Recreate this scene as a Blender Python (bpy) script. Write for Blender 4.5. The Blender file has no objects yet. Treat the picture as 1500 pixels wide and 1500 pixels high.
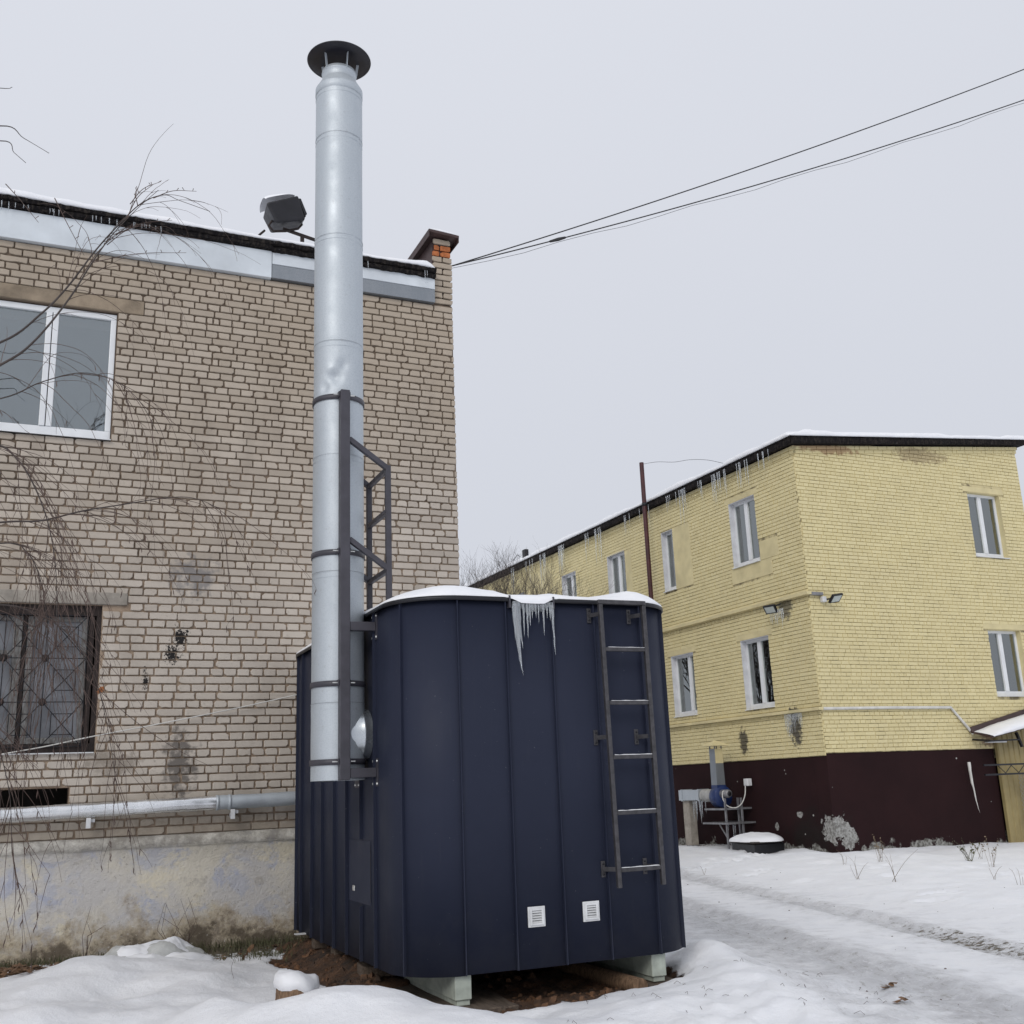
import bpy, math, random
import numpy as np
from mathutils import Matrix, Vector
random.seed(7); rng = random.Random(11); nr = np.random.RandomState(5)
R = math.radians
sc = bpy.context.scene
col = sc.collection

# ------------------------------------------------------------------ camera
F, PITCH, ROLL, YB, YC, YY, H = 1570.0, .2525, -.0398, .4235, .417, .4473, 1.363
def _axes():
    cp, sp = math.cos(PITCH), math.sin(PITCH)
    f = np.array([0, cp, sp]); u = np.array([0, -sp, cp]); r = np.array([1., 0, 0])
    cr, sr = math.cos(ROLL), math.sin(ROLL)
    r2, u2 = cr*r + sr*u, -sr*r + cr*u
    c, s = math.cos(YB), math.sin(YB)
    M = np.array([[c, s, 0], [-s, c, 0], [0, 0, 1.]])
    return M@r2, M@u2, M@f
cr_, cu_, cf_ = _axes()
cam = bpy.data.cameras.new('camera'); cam.sensor_width = 36; cam.lens = F/1500*36
cam.clip_start = .05; cam.clip_end = 3000
co = bpy.data.objects.new('camera', cam); col.objects.link(co); sc.camera = co
co.matrix_world = Matrix(((cr_[0], cu_[0], -cf_[0], 0), (cr_[1], cu_[1], -cf_[1], 0), (cr_[2], cu_[2], -cf_[2], H), (0, 0, 0, 1)))

# ------------------------------------------------------------------ world, sun, exposure
SUN_EL, SUN_AZ = R(34), R(222)          # azimuth measured clockwise from +Y (into the scene)
w = bpy.data.worlds.new('World'); sc.world = w; w.use_nodes = True
nt = w.node_tree; nt.nodes.clear()
def wn(t): return nt.nodes.new(t)
sky = wn('ShaderNodeTexSky'); sky.sky_type = 'NISHITA'; sky.sun_disc = False
sky.sun_elevation = SUN_EL; sky.sun_rotation = SUN_AZ; sky.dust_density = 4; sky.air_density = 2
tc = wn('ShaderNodeTexCoord'); sx = wn('ShaderNodeSeparateXYZ'); nt.links.new(tc.outputs['Generated'], sx.inputs[0])
cr = wn('ShaderNodeValToRGB'); e = cr.color_ramp.elements
e[0].position = 0.0; e[0].color = (.615, .642, .715, 1); e[1].position = 1.0; e[1].color = (.79, .815, .885, 1)
k = cr.color_ramp.elements.new(.45); k.color = (.69, .713, .783, 1)
nt.links.new(sx.outputs[2], cr.inputs[0])
noi = wn('ShaderNodeTexNoise'); noi.inputs['Scale'].default_value = 1.6; noi.inputs['Detail'].default_value = 3
nt.links.new(tc.outputs['Generated'], noi.inputs['Vector'])
mr = wn('ShaderNodeMapRange'); mr.inputs['To Min'].default_value = 9.65; mr.inputs['To Max'].default_value = 10.35
nt.links.new(noi.outputs[0], mr.inputs[0])
vm = wn('ShaderNodeVectorMath'); vm.operation = 'SCALE'
nt.links.new(cr.outputs[0], vm.inputs[0]); nt.links.new(mr.outputs[0], vm.inputs['Scale'])
mx = wn('ShaderNodeMixRGB'); mx.inputs[0].default_value = .97       # closed cloud deck over the clear sky
nt.links.new(sky.outputs[0], mx.inputs[1]); nt.links.new(vm.outputs[0], mx.inputs[2])
bg = wn('ShaderNodeBackground'); bg.inputs[1].default_value = .1
wo = wn('ShaderNodeOutputWorld'); nt.links.new(mx.outputs[0], bg.inputs[0]); nt.links.new(bg.outputs[0], wo.inputs[0])
sl = bpy.data.lights.new('sun', 'SUN'); sl.energy = 1.1; sl.angle = R(28); sl.color = (1, .96, .9)
so = bpy.data.objects.new('sun', sl); col.objects.link(so)
_d = Vector((math.sin(SUN_AZ)*math.cos(SUN_EL), math.cos(SUN_AZ)*math.cos(SUN_EL), math.sin(SUN_EL)))
so.rotation_euler = _d.to_track_quat('Z', 'Y').to_euler(); so.location = _d*60
vs = sc.view_settings
vs.view_transform = 'Standard'; vs.look = 'None'; vs.gamma = 1; vs.exposure = 0; vs.use_curve_mapping = False

# ------------------------------------------------------------------ material helpers
class NT:
    def __init__(s, name):
        s.m = bpy.data.materials.new(name); s.m.use_nodes = True; s.t = s.m.node_tree; s.t.nodes.clear()
        s.out = s.n('ShaderNodeOutputMaterial'); s.pos = s.n('ShaderNodeNewGeometry').outputs['Position']
    def n(s, t, ins=None, **kw):
        x = s.t.nodes.new(t)
        for k, v in kw.items(): setattr(x, k, v)
        for k, v in (ins or {}).items(): s.set(x.inputs[k], v)
        return x
    def set(s, i, v):
        if isinstance(v, bpy.types.NodeSocket): s.t.links.new(v, i)
        else:
            if isinstance(v, tuple) and len(v) == 3 and i.type == 'RGBA': v = v + (1,)
            i.default_value = v
    def noise(s, scale, detail=4, rough=.55, vec=None, dist=0):
        return s.n('ShaderNodeTexNoise', {'Vector': vec or s.pos, 'Scale': scale, 'Detail': detail, 'Roughness': rough, 'Distortion': dist}).outputs[0]
    def voro(s, scale, vec=None, feature='F1'):
        return s.n('ShaderNodeTexVoronoi', {'Vector': vec or s.pos, 'Scale': scale}, feature=feature).outputs[0]
    def rng(s, v, a, b, c=0., d=1.):
        return s.n('ShaderNodeMapRange', {0: v, 1: a, 2: b, 3: c, 4: d}).outputs[0]
    def math(s, op, a, b=0.):
        return s.n('ShaderNodeMath', {0: a, 1: b}, operation=op).outputs[0]
    def mix(s, f, a, b, mode='MIX'):
        return s.n('ShaderNodeMixRGB', {0: f, 1: a, 2: b}, blend_type=mode).outputs[0]
    def scalev(s, x, y, z):
        return s.n('ShaderNodeVectorMath', {0: s.pos, 1: (x, y, z)}, operation='MULTIPLY').outputs[0]
    def sep(s): return s.n('ShaderNodeSeparateXYZ', {0: s.pos}).outputs
    def blob(s, c, r, nscale=9., namt=.8, soft=.35):
        """mask: a noisy-edged patch round point c, radii r (world metres)"""
        v = s.n('ShaderNodeVectorMath', {0: s.pos, 1: c}, operation='SUBTRACT').outputs[0]
        v = s.n('ShaderNodeVectorMath', {0: v, 1: tuple(1/q for q in r)}, operation='MULTIPLY').outputs[0]
        l = s.n('ShaderNodeVectorMath', {0: v}, operation='LENGTH').outputs['Value']
        l = s.math('ADD', l, s.rng(s.noise(nscale, 5, .65), .2, .8, -namt, namt))
        return s.rng(l, 1., 1. - soft)
    def bsdf(s, color, rough=.6, metal=0., bump=None, bstr=.2, bdist=.01, **kw):
        p = s.n('ShaderNodeBsdfPrincipled', {'Base Color': color, 'Roughness': rough, 'Metallic': metal})
        for k, v in kw.items(): s.set(p.inputs[k.replace('_', ' ')], v)
        if bump is not None:
            b = s.n('ShaderNodeBump', {'Height': bump, 'Strength': bstr, 'Distance': bdist})
            s.t.links.new(b.outputs[0], p.inputs['Normal'])
        s.t.links.new(p.outputs[0], s.out.inputs[0]); return s.m
def M_simple(name, c, rough=.6, metal=0., scale=12, var=.25, bstr=.15, bscale=60, bdist=.004, **kw):
    t = NT(name); f = t.rng(t.noise(scale, 6), .3, .7, 1-var, 1+var)
    cc = t.n('ShaderNodeVectorMath', {0: c, 'Scale': f}, operation='SCALE').outputs[0]
    r = t.rng(t.noise(scale*2.3, 4), .3, .7, max(.03, rough-.08), min(1, rough+.08))
    return t.bsdf(cc, r, metal, t.noise(bscale, 4), bstr, bdist, **kw)

# ------------------------------------------------------------------ object helpers
YAW = {'B': 0., 'C': YC-YB, 'Y': YY-YB}
def frame_to_world(fr, p):
    a = YAW[fr]; c, s = math.cos(a), math.sin(a)
    return (p[0]*c-p[1]*s, p[0]*s+p[1]*c, p[2])
BASE = {}
def thing(name, label, cat, base=(0, 0, 0), fr='B', group=None, kind=None):
    o = bpy.data.objects.new(name, None); o.empty_display_size = .2; col.objects.link(o)
    o.location = frame_to_world(fr, base); o.rotation_euler = (0, 0, YAW[fr])
    o['label'] = label; o['category'] = cat
    if group: o['group'] = group
    if kind: o['kind'] = kind
    BASE[o.name] = base
    return o
def tag(o, label=None, cat=None, group=None, kind=None):
    for k, v in (('label', label), ('category', cat), ('group', group), ('kind', kind)):
        if v: o[k] = v
    return o
class MB:
    def __init__(s): s.v = []; s.f = []; s.sm = []; s.mi = []; s.tint = []; s.ct = 1.0
    def add(s, vs, fs, smooth=False, mi=0):
        o = len(s.v); s.v += [tuple(map(float, p)) for p in vs]
        for f in fs: s.f.append(tuple(i+o for i in f)); s.sm.append(smooth); s.mi.append(mi); s.tint.append(s.ct)
    def box(s, a, b, mi=0):
        x0, y0, z0 = [min(p, q) for p, q in zip(a, b)]; x1, y1, z1 = [max(p, q) for p, q in zip(a, b)]
        s.add([(x0,y0,z0),(x1,y0,z0),(x1,y1,z0),(x0,y1,z0),(x0,y0,z1),(x1,y0,z1),(x1,y1,z1),(x0,y1,z1)],
              [(0,3,2,1),(4,5,6,7),(0,1,5,4),(1,2,6,5),(2,3,7,6),(3,0,4,7)], mi=mi); return s
    def hexa(s, p):   # 8 corner points, bottom ring then top ring
        s.add(p, [(0,3,2,1),(4,5,6,7),(0,1,5,4),(1,2,6,5),(2,3,7,6),(3,0,4,7)]); return s
    def bar(s, a, b, w, h=None, up=(0, 0, 1)):
        h = h or w; a, b = Vector(a), Vector(b); d = (b-a).normalized(); u = Vector(up)
        if abs(d.dot(u)) > .95: u = Vector((0, 1, 0))
        x = d.cross(u).normalized()*(w/2); y = x.cross(d).normalized()*(h/2)
        s.hexa([a-x-y, a+x-y, b+x-y, b-x-y, a-x+y, a+x+y, b+x+y, b-x+y]); return s
    def tube(s, pts, r, n=8, caps=True, smooth=True):
        pts = [Vector(p) for p in pts]; m = len(pts)
        rs = r if isinstance(r, (list, tuple)) else [r]*m
        d0 = (pts[1]-pts[0]).normalized(); u = Vector((0, 0, 1)) if abs(d0.z) < .9 else Vector((1, 0, 0))
        x = d0.cross(u).normalized(); vs = []
        for i, p in enumerate(pts):
            d = (pts[min(i+1, m-1)]-pts[max(i-1, 0)]).normalized()
            x = (x - d*x.dot(d)); x = x.normalized() if x.length > 1e-6 else d.orthogonal().normalized()
            y = d.cross(x)
            for k in range(n):
                a = 2*math.pi*k/n; vs.append(p + x*(rs[i]*math.cos(a)) + y*(rs[i]*math.sin(a)))
        fs = [(i*n+k, i*n+(k+1) % n, (i+1)*n+(k+1) % n, (i+1)*n+k) for i in range(m-1) for k in range(n)]
        s.add(vs, fs, smooth)
        if caps: s.add(vs[:n], [tuple(reversed(range(n)))]); s.add(vs[-n:], [tuple(range(n))])
        return s
    def lathe(s, prof, c, n=40, axis='z', smooth=True, fn=None):
        """prof: (radius, height) pairs about c"""
        vs = []
        for (r, h) in prof:
            for k in range(n):
                a = 2*math.pi*k/n; rr = r if fn is None else fn(r, h, a)
                p = (rr*math.cos(a), rr*math.sin(a), h)
                if axis == 'x': p = (p[2], p[0], p[1])
                if axis == 'y': p = (p[0], p[2], -p[1])
                vs.append((p[0]+c[0], p[1]+c[1], p[2]+c[2]))
        fs = [(i*n+k, i*n+(k+1) % n, (i+1)*n+(k+1) % n, (i+1)*n+k) for i in range(len(prof)-1) for k in range(n)]
        s.add(vs, fs, smooth); return s
    def grid(s, P, smooth=True):
        a, b = len(P), len(P[0]); vs = [p for row in P for p in row]
        s.add(vs, [(i*b+j, i*b+j+1, (i+1)*b+j+1, (i+1)*b+j) for i in range(a-1) for j in range(b-1)], smooth); return s
    def build(s, name, mats, parent=None, bevel=0, seg=1, base=None, fr='B', autosm=False):
        b = base if base is not None else (root_base(parent) if parent else (0, 0, 0))
        me = bpy.data.meshes.new(name)
        me.from_pydata([(x-b[0], y-b[1], z-b[2]) for x, y, z in s.v], [], s.f)
        for m_ in (mats if isinstance(mats, (list, tuple)) else [mats]): me.materials.append(m_)
        me.polygons.foreach_set('use_smooth', s.sm); me.polygons.foreach_set('material_index', s.mi)
        if len(set(s.tint)) > 1:
            at = me.attributes.new('tint', 'FLOAT', 'FACE'); at.data.foreach_set('value', s.tint)
        me.update()
        o = bpy.data.objects.new(name, me); col.objects.link(o)
        if parent: o.parent = parent
        else: o.location = frame_to_world(fr, b); o.rotation_euler = (0, 0, YAW[fr])
        if bevel:
            bv = o.modifiers.new('bevel', 'BEVEL'); bv.width = bevel; bv.segments = seg; bv.limit_method = 'ANGLE'
        return o
def root_base(o):
    while o.parent: o = o.parent
    return BASE.get(o.name, (0, 0, 0))
def lerp(a, b, t): return tuple(p+(q-p)*t for p, q in zip(a, b))
def spline(pts, n):
    """Catmull-Rom through pts, n samples per span"""
    P = [Vector(p) for p in pts]; P = [P[0]*2-P[1]] + P + [P[-1]*2-P[-2]]; out = []
    for i in range(1, len(P)-2):
        for k in range(n):
            t = k/n; a, b, c, d = P[i-1], P[i], P[i+1], P[i+2]
            out.append(.5*((2*b)+(c-a)*t+(2*a-5*b+4*c-d)*t*t+(3*b-a-3*c+d)*t**3))
    out.append(P[-2]); return out
# value noise on arrays
_lat = nr.rand(64, 64, 1)[:, :, 0]
def vnoise(x, y):
    xi, yi = np.floor(x).astype(int), np.floor(y).astype(int); fx, fy = x-xi, y-yi
    fx, fy = fx*fx*(3-2*fx), fy*fy*(3-2*fy)
    g = lambda a, b: _lat[a % 64, b % 64]
    return (g(xi, yi)*(1-fx)+g(xi+1, yi)*fx)*(1-fy)+(g(xi, yi+1)*(1-fx)+g(xi+1, yi+1)*fx)*fy
def fbm(x, y, o=4):
    t, a = 0, .5
    for _ in range(o): t = t+a*(vnoise(x, y)-.5); x, y, a = x*2.03+17.3, y*2.03+5.1, a*.5
    return t
def sstep(a, b, x):
    t = np.clip((x-a)/(b-a), 0, 1); return t*t*(3-2*t)

# ------------------------------------------------------------------ materials
def mat_ground():
    t = NT('snow_and_soil')
    A = lambda n: t.n('ShaderNodeAttribute', attribute_name=n).outputs['Fac']
    soil, pack, dirt = A('soil'), A('pack'), A('dirt')
    snow = t.mix(t.rng(t.noise(3, 5), .35, .7), (.83, .845, .88), (.88, .89, .915))
    speck = t.rng(t.noise(38, 4, .7), .60, .72)
    packc = t.mix(t.rng(t.noise(5, 6, .7), .38, .66), (.50, .50, .52), (.70, .71, .735))
    px_, py_, pz_ = t.sep(); rc = t.math('SUBTRACT', px_, t.math('MULTIPLY', py_, .272))
    rv = t.n('ShaderNodeCombineXYZ', {0: t.math('MULTIPLY', rc, 7.), 1: t.math('MULTIPLY', py_, 2.2), 2: 0.}).outputs[0]
    chip = t.noise(2.6, 8, .78, rv); streak = t.noise(.55, 5, .6, rv)
    packc = t.mix(t.rng(streak, .42, .62), packc, (.61, .62, .645))
    packc = t.mix(t.rng(chip, .555, .60, 0, .85), packc, (.40, .395, .39))
    packc = t.mix(t.rng(chip, .63, .67, 0, .8), packc, (.26, .245, .225))
    packc = t.mix(t.rng(chip, .43, .38, 0, .9), packc, (.80, .81, .84))
    packc = t.mix(t.math('MULTIPLY', speck, .5), packc, (.28, .265, .25))
    c = t.mix(t.rng(t.math('ADD', pack, t.rng(t.noise(4, 6, .7), .3, .7, -.3, .3)), .2, .75), snow, packc)
    brn = t.mix(t.rng(t.noise(4.5, 5, .65), .35, .7), (.038, .025, .018), (.175, .085, .040))
    brn = t.mix(t.rng(t.noise(45, 4), .55, .7), brn, (.03, .02, .015))
    mud = t.mix(t.rng(t.noise(14, 6), .4, .65), (.07, .06, .04), (.16, .13, .09))
    d = t.rng(t.math('ADD', dirt, t.rng(t.noise(13, 7, .75), .25, .75, -.55, .55)), .45, .62)
    c = t.mix(d, c, mud)
    sm = t.rng(t.math('ADD', soil, t.rng(t.noise(9, 6, .7), .3, .7, -.18, .18)), .44, .56)
    c = t.mix(sm, c, brn)
    h = t.math('ADD', t.noise(13, 8, .66), t.math('MULTIPLY', t.noise(150, 3), .3))
    h = t.math('ADD', h, t.math('MULTIPLY', t.math('MULTIPLY', chip, pack), .8))
    h = t.math('ADD', h, t.math('MULTIPLY', t.math('MULTIPLY', t.noise(26, 7, .75), t.math('ADD', pack, t.math('MULTIPLY', sm, 3.5))), 1.2))
    return t.bsdf(c, t.rng(sm, 0, 1, .62, .95), 0, h, .7, .022)
def mat_brick(single, name, lo, hi, yellow=False):
    t = NT(name)
    if single: rv = t.n('ShaderNodeObjectInfo').outputs['Random']
    else: rv = t.n('ShaderNodeAttribute', attribute_name='tint').outputs['Fac']
    c = t.mix(rv, lo, hi)
    return t, c
def mat_silicate(single):
    t, c = mat_brick(single, 'silicate_brick_single' if single else 'silicate_brick', (.385, .337, .285), (.535, .478, .412))
    x, y, z = t.sep()
    # upper courses browner and wetter, long streaks of dirt
    up = t.rng(t.math('ADD', z, t.rng(t.noise(.7, 4), .3, .7, -1.1, 1.1)), 3.6, 6.4)
    c = t.mix(t.math('MULTIPLY', up, .62), c, (.35, .282, .205))
    shade_lift = t.rng(t.math('ADD', z, t.rng(t.noise(.8, 4), .3, .7, -.6, .6)), 3.9, 2.6)  # lower courses coloured paler to offset the shade near container and ground
    c = t.mix(t.math('MULTIPLY', shade_lift, .6), c, (.59, .535, .47))
    low = t.rng(t.math('ADD', z, t.rng(t.noise(1.3, 4), .3, .7, -.25, .25)), 1.45, 1.1)
    c = t.mix(t.math('MULTIPLY', low, .7), c, (.36, .305, .235))
    st = t.rng(t.noise(1., 5, .6, t.scalev(2.2, 1, .5)), .52, .7)
    c = t.mix(t.math('MULTIPLY', st, .35), c, (.24, .20, .16))
    c = t.mix(t.rng(t.noise(30, 6, .7), .58, .75, 0, .45), c, (.25, .22, .19))
    for b, r, k, cc in (((1.40, 10.9, 3.55), (.24, .3, .22), .75, (.17, .165, .17)), ((1.32, 10.9, 1.70), (.17, .3, .36), .8, (.085, .075, .07)),
                        ((.72, 10.9, 1.75), (.3, .3, .12), .5, (.15, .12, .09)), ((2.0, 10.9, 1.0), (1.6, .3, .25), .4, (.24, .20, .16))):
        c = t.mix(t.math('MULTIPLY', t.blob(b, r, 12, .9, .6), k), c, cc)
    tar = t.blob((1.29, 10.9, 2.93), (.055, .4, .09), 40, 1.5, .1)
    tar2 = t.blob((1.22, 10.9, 2.76), (.06, .4, .08), 46, 1.9, .08)
    tar3 = t.blob((.98, 10.9, 2.50), (.02, .4, .09), 50, 1.8, .08)
    tar = t.math('MAXIMUM', tar, t.math('MAXIMUM', tar2, tar3))
    c = t.mix(tar, c, (.012, .011, .011))
    return t.bsdf(c, .88, 0, t.noise(55, 6, .65), .5, .006)
def mat_mortar():
    t = NT('brown_mortar'); c = t.mix(t.rng(t.noise(11, 6), .35, .65), (.28, .208, .150), (.41, .32, .24))
    c = t.mix(t.rng(t.noise(4, 4), .58, .7, 0, .7), c, (.095, .072, .055))
    x, y, z = t.sep(); c = t.mix(t.rng(t.math('ADD', z, t.rng(t.noise(1.2, 4), .3, .7, -.8, .8)), 3.6, 5.2, 0, .75), c, (.115, .085, .062))
    return t.bsdf(c, .95, 0, t.noise(90, 5), .7, .008)
def mat_ypaint(single, name):
    t, c = mat_brick(single, name, (.64, .555, .30), (.695, .61, .345))
    c = t.mix(t.rng(t.noise(1.2, 5), .4, .75, 0, .35), c, (.55, .475, .28))
    c = t.mix(t.rng(t.noise(26, 5, .7), .62, .74, 0, .5), c, (.36, .31, .19))
    c = ystains(t, c)
    return t.bsdf(c, .62, 0, t.noise(45, 5), .3, .005)
def yw(u, v, z): return frame_to_world('Y', (u, v, z))
def ystains(t, c):
    for b, r, k, cc in ((yw(14.37, 17.28, 2.35), (.5, .20, .42), .9, (.05, .045, .04)), (yw(14.37, 17.2, 4.75), (.5, .22, .25), .8, (.10, .09, .07)),
                        (yw(14.37, 19.0, 2.15), (.5, .16, .28), .9, (.06, .05, .035)), (yw(15.2, 16.5, 8.0), (.9, .4, .12), .6, (.25, .10, .05)),
                        (yw(17.9, 16.5, 8.1), (.8, .4, .2), .5, (.2, .13, .07)), (yw(19.0, 16.45, 1.95), (.55, .4, .16), .8, (.22, .14, .09))):
        c = t.mix(t.math('MULTIPLY', t.blob(b, r, 9, .7, .3), k), c, cc)
    return c
def mat_ymortar():
    t = NT('yellow_joint'); c = t.mix(t.rng(t.noise(3.2, 7, .75), .40, .54), (.17, .14, .08), (.585, .505, .285))
    return t.bsdf(ystains(t, c), .8, 0, t.noise(60, 5), .4, .006)
def mat_plinth():
    t = NT('patchy_plaster')
    c = t.mix(t.rng(t.noise(1.6, 6, .62), .42, .58), (0.602, 0.582, 0.563), (0.704, 0.659, 0.563))
    c = t.mix(t.rng(t.noise(2.2, 7, .66, None, .5), .53, .60, 0, .5), c, (0.461, 0.493, 0.602))
    c = t.mix(t.rng(t.noise(3.4, 7, .66, None, .5), .58, .63, 0, .5), c, (0.384, 0.429, 0.589))
    c = t.mix(t.rng(t.noise(2.1, 7, .68, t.scalev(1, 1, 1.3)), .55, .62, 0, .8), c, (0.768, 0.704, 0.550))
    c = t.mix(t.rng(t.noise(5.5, 8, .72), .57, .64, 0, .6), c, (0.461, 0.429, 0.384))
    x, y, z = t.sep()
    zz = t.math('ADD', z, t.rng(t.noise(2.6, 8, .72), .3, .7, -.34, .34))
    c = t.mix(t.rng(zz, .44, .22, 0, .8), c, t.mix(t.rng(t.noise(9, 6, .7), .4, .6), (.30, .235, .155), (0.550, 0.461, 0.320)))
    c = t.mix(t.rng(zz, .20, .06, 0, .9), c, (.12, .095, .068))
    c = t.mix(t.rng(t.noise(30, 7, .75), .60, .67, 0, .75), c, (.24, .215, .18))
    c = t.mix(t.rng(t.noise(48, 5, .7), .66, .70, 0, .9), c, (.11, .095, .08))
    c = t.mix(t.rng(t.noise(26, 6, .7, t.scalev(1, 1, 1.4)), .62, .68, 0, .6), c, (0.800, 0.800, 0.768))
    band = t.rng(t.math('ADD', z, t.rng(t.noise(6, 5), .3, .7, -.02, .02)), .945, .975)
    c = t.mix(t.math('MULTIPLY', band, .85), c, t.mix(t.rng(t.noise(6, 7, .75), .44, .66), (.29, .27, .24), (0.717, 0.691, 0.627)))
    return t.bsdf(c, .9, 0, t.math('ADD', t.noise(20, 8, .7), t.math('MULTIPLY', t.noise(120, 3), .3)), .9, .018)
def mat_maroon():
    t = NT('maroon_paint')
    c = t.mix(t.rng(t.noise(1.1, 5), .35, .7), (.018, .0075, .0085), (.025, .010, .011))
    c = t.mix(t.math('MULTIPLY', t.blob(yw(14.4, 17.2, .25), (1.0, .9, .55), 3, .6, .8), .75), c, (.015, .013, .012))
    for b, r in ((yw(14.5, 16.6, .38), (.28, .28, .26)), (yw(14.75, 16.5, .2), (.2, .3, .2)), (yw(14.4, 17.45, .65), (.07, .09, .06)),
                 (yw(14.4, 18.2, .42), (.06, .06, .08))):
        c = t.mix(t.blob(b, r, 6, .7, .05), c, t.mix(t.rng(t.noise(20, 5), .4, .6), (.17, .165, .155), (.36, .36, .345)))
    x, y, z = t.sep()
    base = t.rng(t.math('ADD', z, t.rng(t.noise(1.8, 6, .6), .3, .7, -.22, .22)), .02, -.02)
    c = t.mix(base, c, t.mix(t.rng(t.noise(18, 5), .4, .6), (.10, .095, .085), (.30, .30, .28)))
    c = t.mix(t.rng(t.voro(2.7), .055, .045), c, (.4, .4, .38))
    return t.bsdf(c, .75, 0, t.noise(40, 5), .2, .004, Specular_IOR_Level=.12)
def mat_galv(name, dark=False, rough=.33, cols=None, metal=.72):
    t = NT(name)
    a, b = ((.22, .245, .27), (.30, .32, .345)) if dark else ((.41, .455, .495), (.50, .54, .575))
    if cols: a, b = cols
    c = t.mix(t.rng(t.voro(90), .0, .6), a, b)
    c = t.mix(t.rng(t.noise(1.8, 5, .6, t.scalev(3, 3, .35)), .35, .7, 0, .6), c, a)
    c = t.mix(t.rng(t.noise(30, 4), .62, .8, 0, .5), c, (.35, .35, .36))
    return t.bsdf(c, t.rng(t.noise(5, 5), .3, .7, rough-.07, rough+.12), metal, t.noise(7, 4), .05, .01)
def mat_navy():
    t = NT('navy_coated_steel')
    c = t.mix(t.rng(t.noise(.9, 4), .35, .65), (.0200, .0242, .0430), (.0245, .0292, .0510))
    x, y, z = t.sep(); c = t.mix(t.rng(t.math('ADD', z, t.rng(t.noise(5, 6, .7), .3, .7, -.25, .25)), .5, .12, 0, .10), c, (.10, .095, .09))
    c = t.mix(t.rng(t.noise(4, 6, .7, t.scalev(5, 5, .35)), .60, .74, 0, .22), c, (.05, .054, .066))
    c = t.mix(t.rng(t.noise(60, 3, .6), .735, .76), c, (.2, .21, .23))
    return t.bsdf(c, t.rng(t.noise(2.5, 4), .3, .7, .46, .58), 0, t.noise(1.6, 3), .16, .03, Specular_IOR_Level=.14)
def mat_snow(name='snow'):
    t = NT(name); c = t.mix(t.rng(t.noise(6, 4), .35, .7), (.82, .835, .875), (.875, .885, .91))
    return t.bsdf(c, .6, 0, t.math('ADD', t.noise(14, 5), t.math('MULTIPLY', t.noise(160, 3), .2)), .35, .01)
def mat_clod():
    t = NT('soil_clod'); c = t.mix(t.rng(t.noise(7, 5), .35, .65), (.045, .029, .020), (.17, .085, .042)); return t.bsdf(c, .95, 0, t.noise(60, 5), .7, .01)
def mat_ice():
    t = NT('clear_ice')
    return t.bsdf((.86, .90, .94), .12, 0, t.noise(40, 4), .7, .01, Transmission_Weight=.75, IOR=1.31)
def mat_glass(name, tint, refl=.22):
    t = NT(name)
    tr = t.n('ShaderNodeBsdfTransparent', {0: tint}); gl = t.n('ShaderNodeBsdfGlossy', {'Color': (.90, .95, .94), 'Roughness': .015})
    bm = t.n('ShaderNodeBump', {'Height': t.noise(1.2, 2), 'Strength': .03, 'Distance': .02}); t.t.links.new(bm.outputs[0], gl.inputs['Normal'])
    fr = t.n('ShaderNodeFresnel', {0: 1.5}).outputs[0]
    f = t.math('ADD', t.math('MULTIPLY', fr, 1.3), refl)
    m = t.n('ShaderNodeMixShader', {0: f}); t.t.links.new(tr.outputs[0], m.inputs[1]); t.t.links.new(gl.outputs[0], m.inputs[2])
    t.t.links.new(m.outputs[0], t.out.inputs[0]); return t.m
def mat_wood(name, a, b, sc_=(1, 1, 1), rough=.85):
    t = NT(name); c = t.mix(t.rng(t.noise(8, 7, .65, t.scalev(*sc_)), .35, .68), a, b)
    return t.bsdf(c, rough, 0, t.noise(14, 6, .6, t.scalev(*sc_)), .6, .008)
def mat_felt():
    t = NT('black_roofing_felt'); c = t.mix(t.rng(t.noise(22, 6, .7, t.scalev(1.6, 1.6, .3)), .48, .66), (.010, .009, .010), (.045, .038, .033))
    c = t.mix(t.rng(t.noise(34, 4, .7, t.scalev(1.5, 1.5, .25)), .64, .72, 0, .6), c, (.17, .17, .18))
    return t.bsdf(c, .95, 0, t.noise(30, 5), .6, .01, Specular_IOR_Level=.12)
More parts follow.
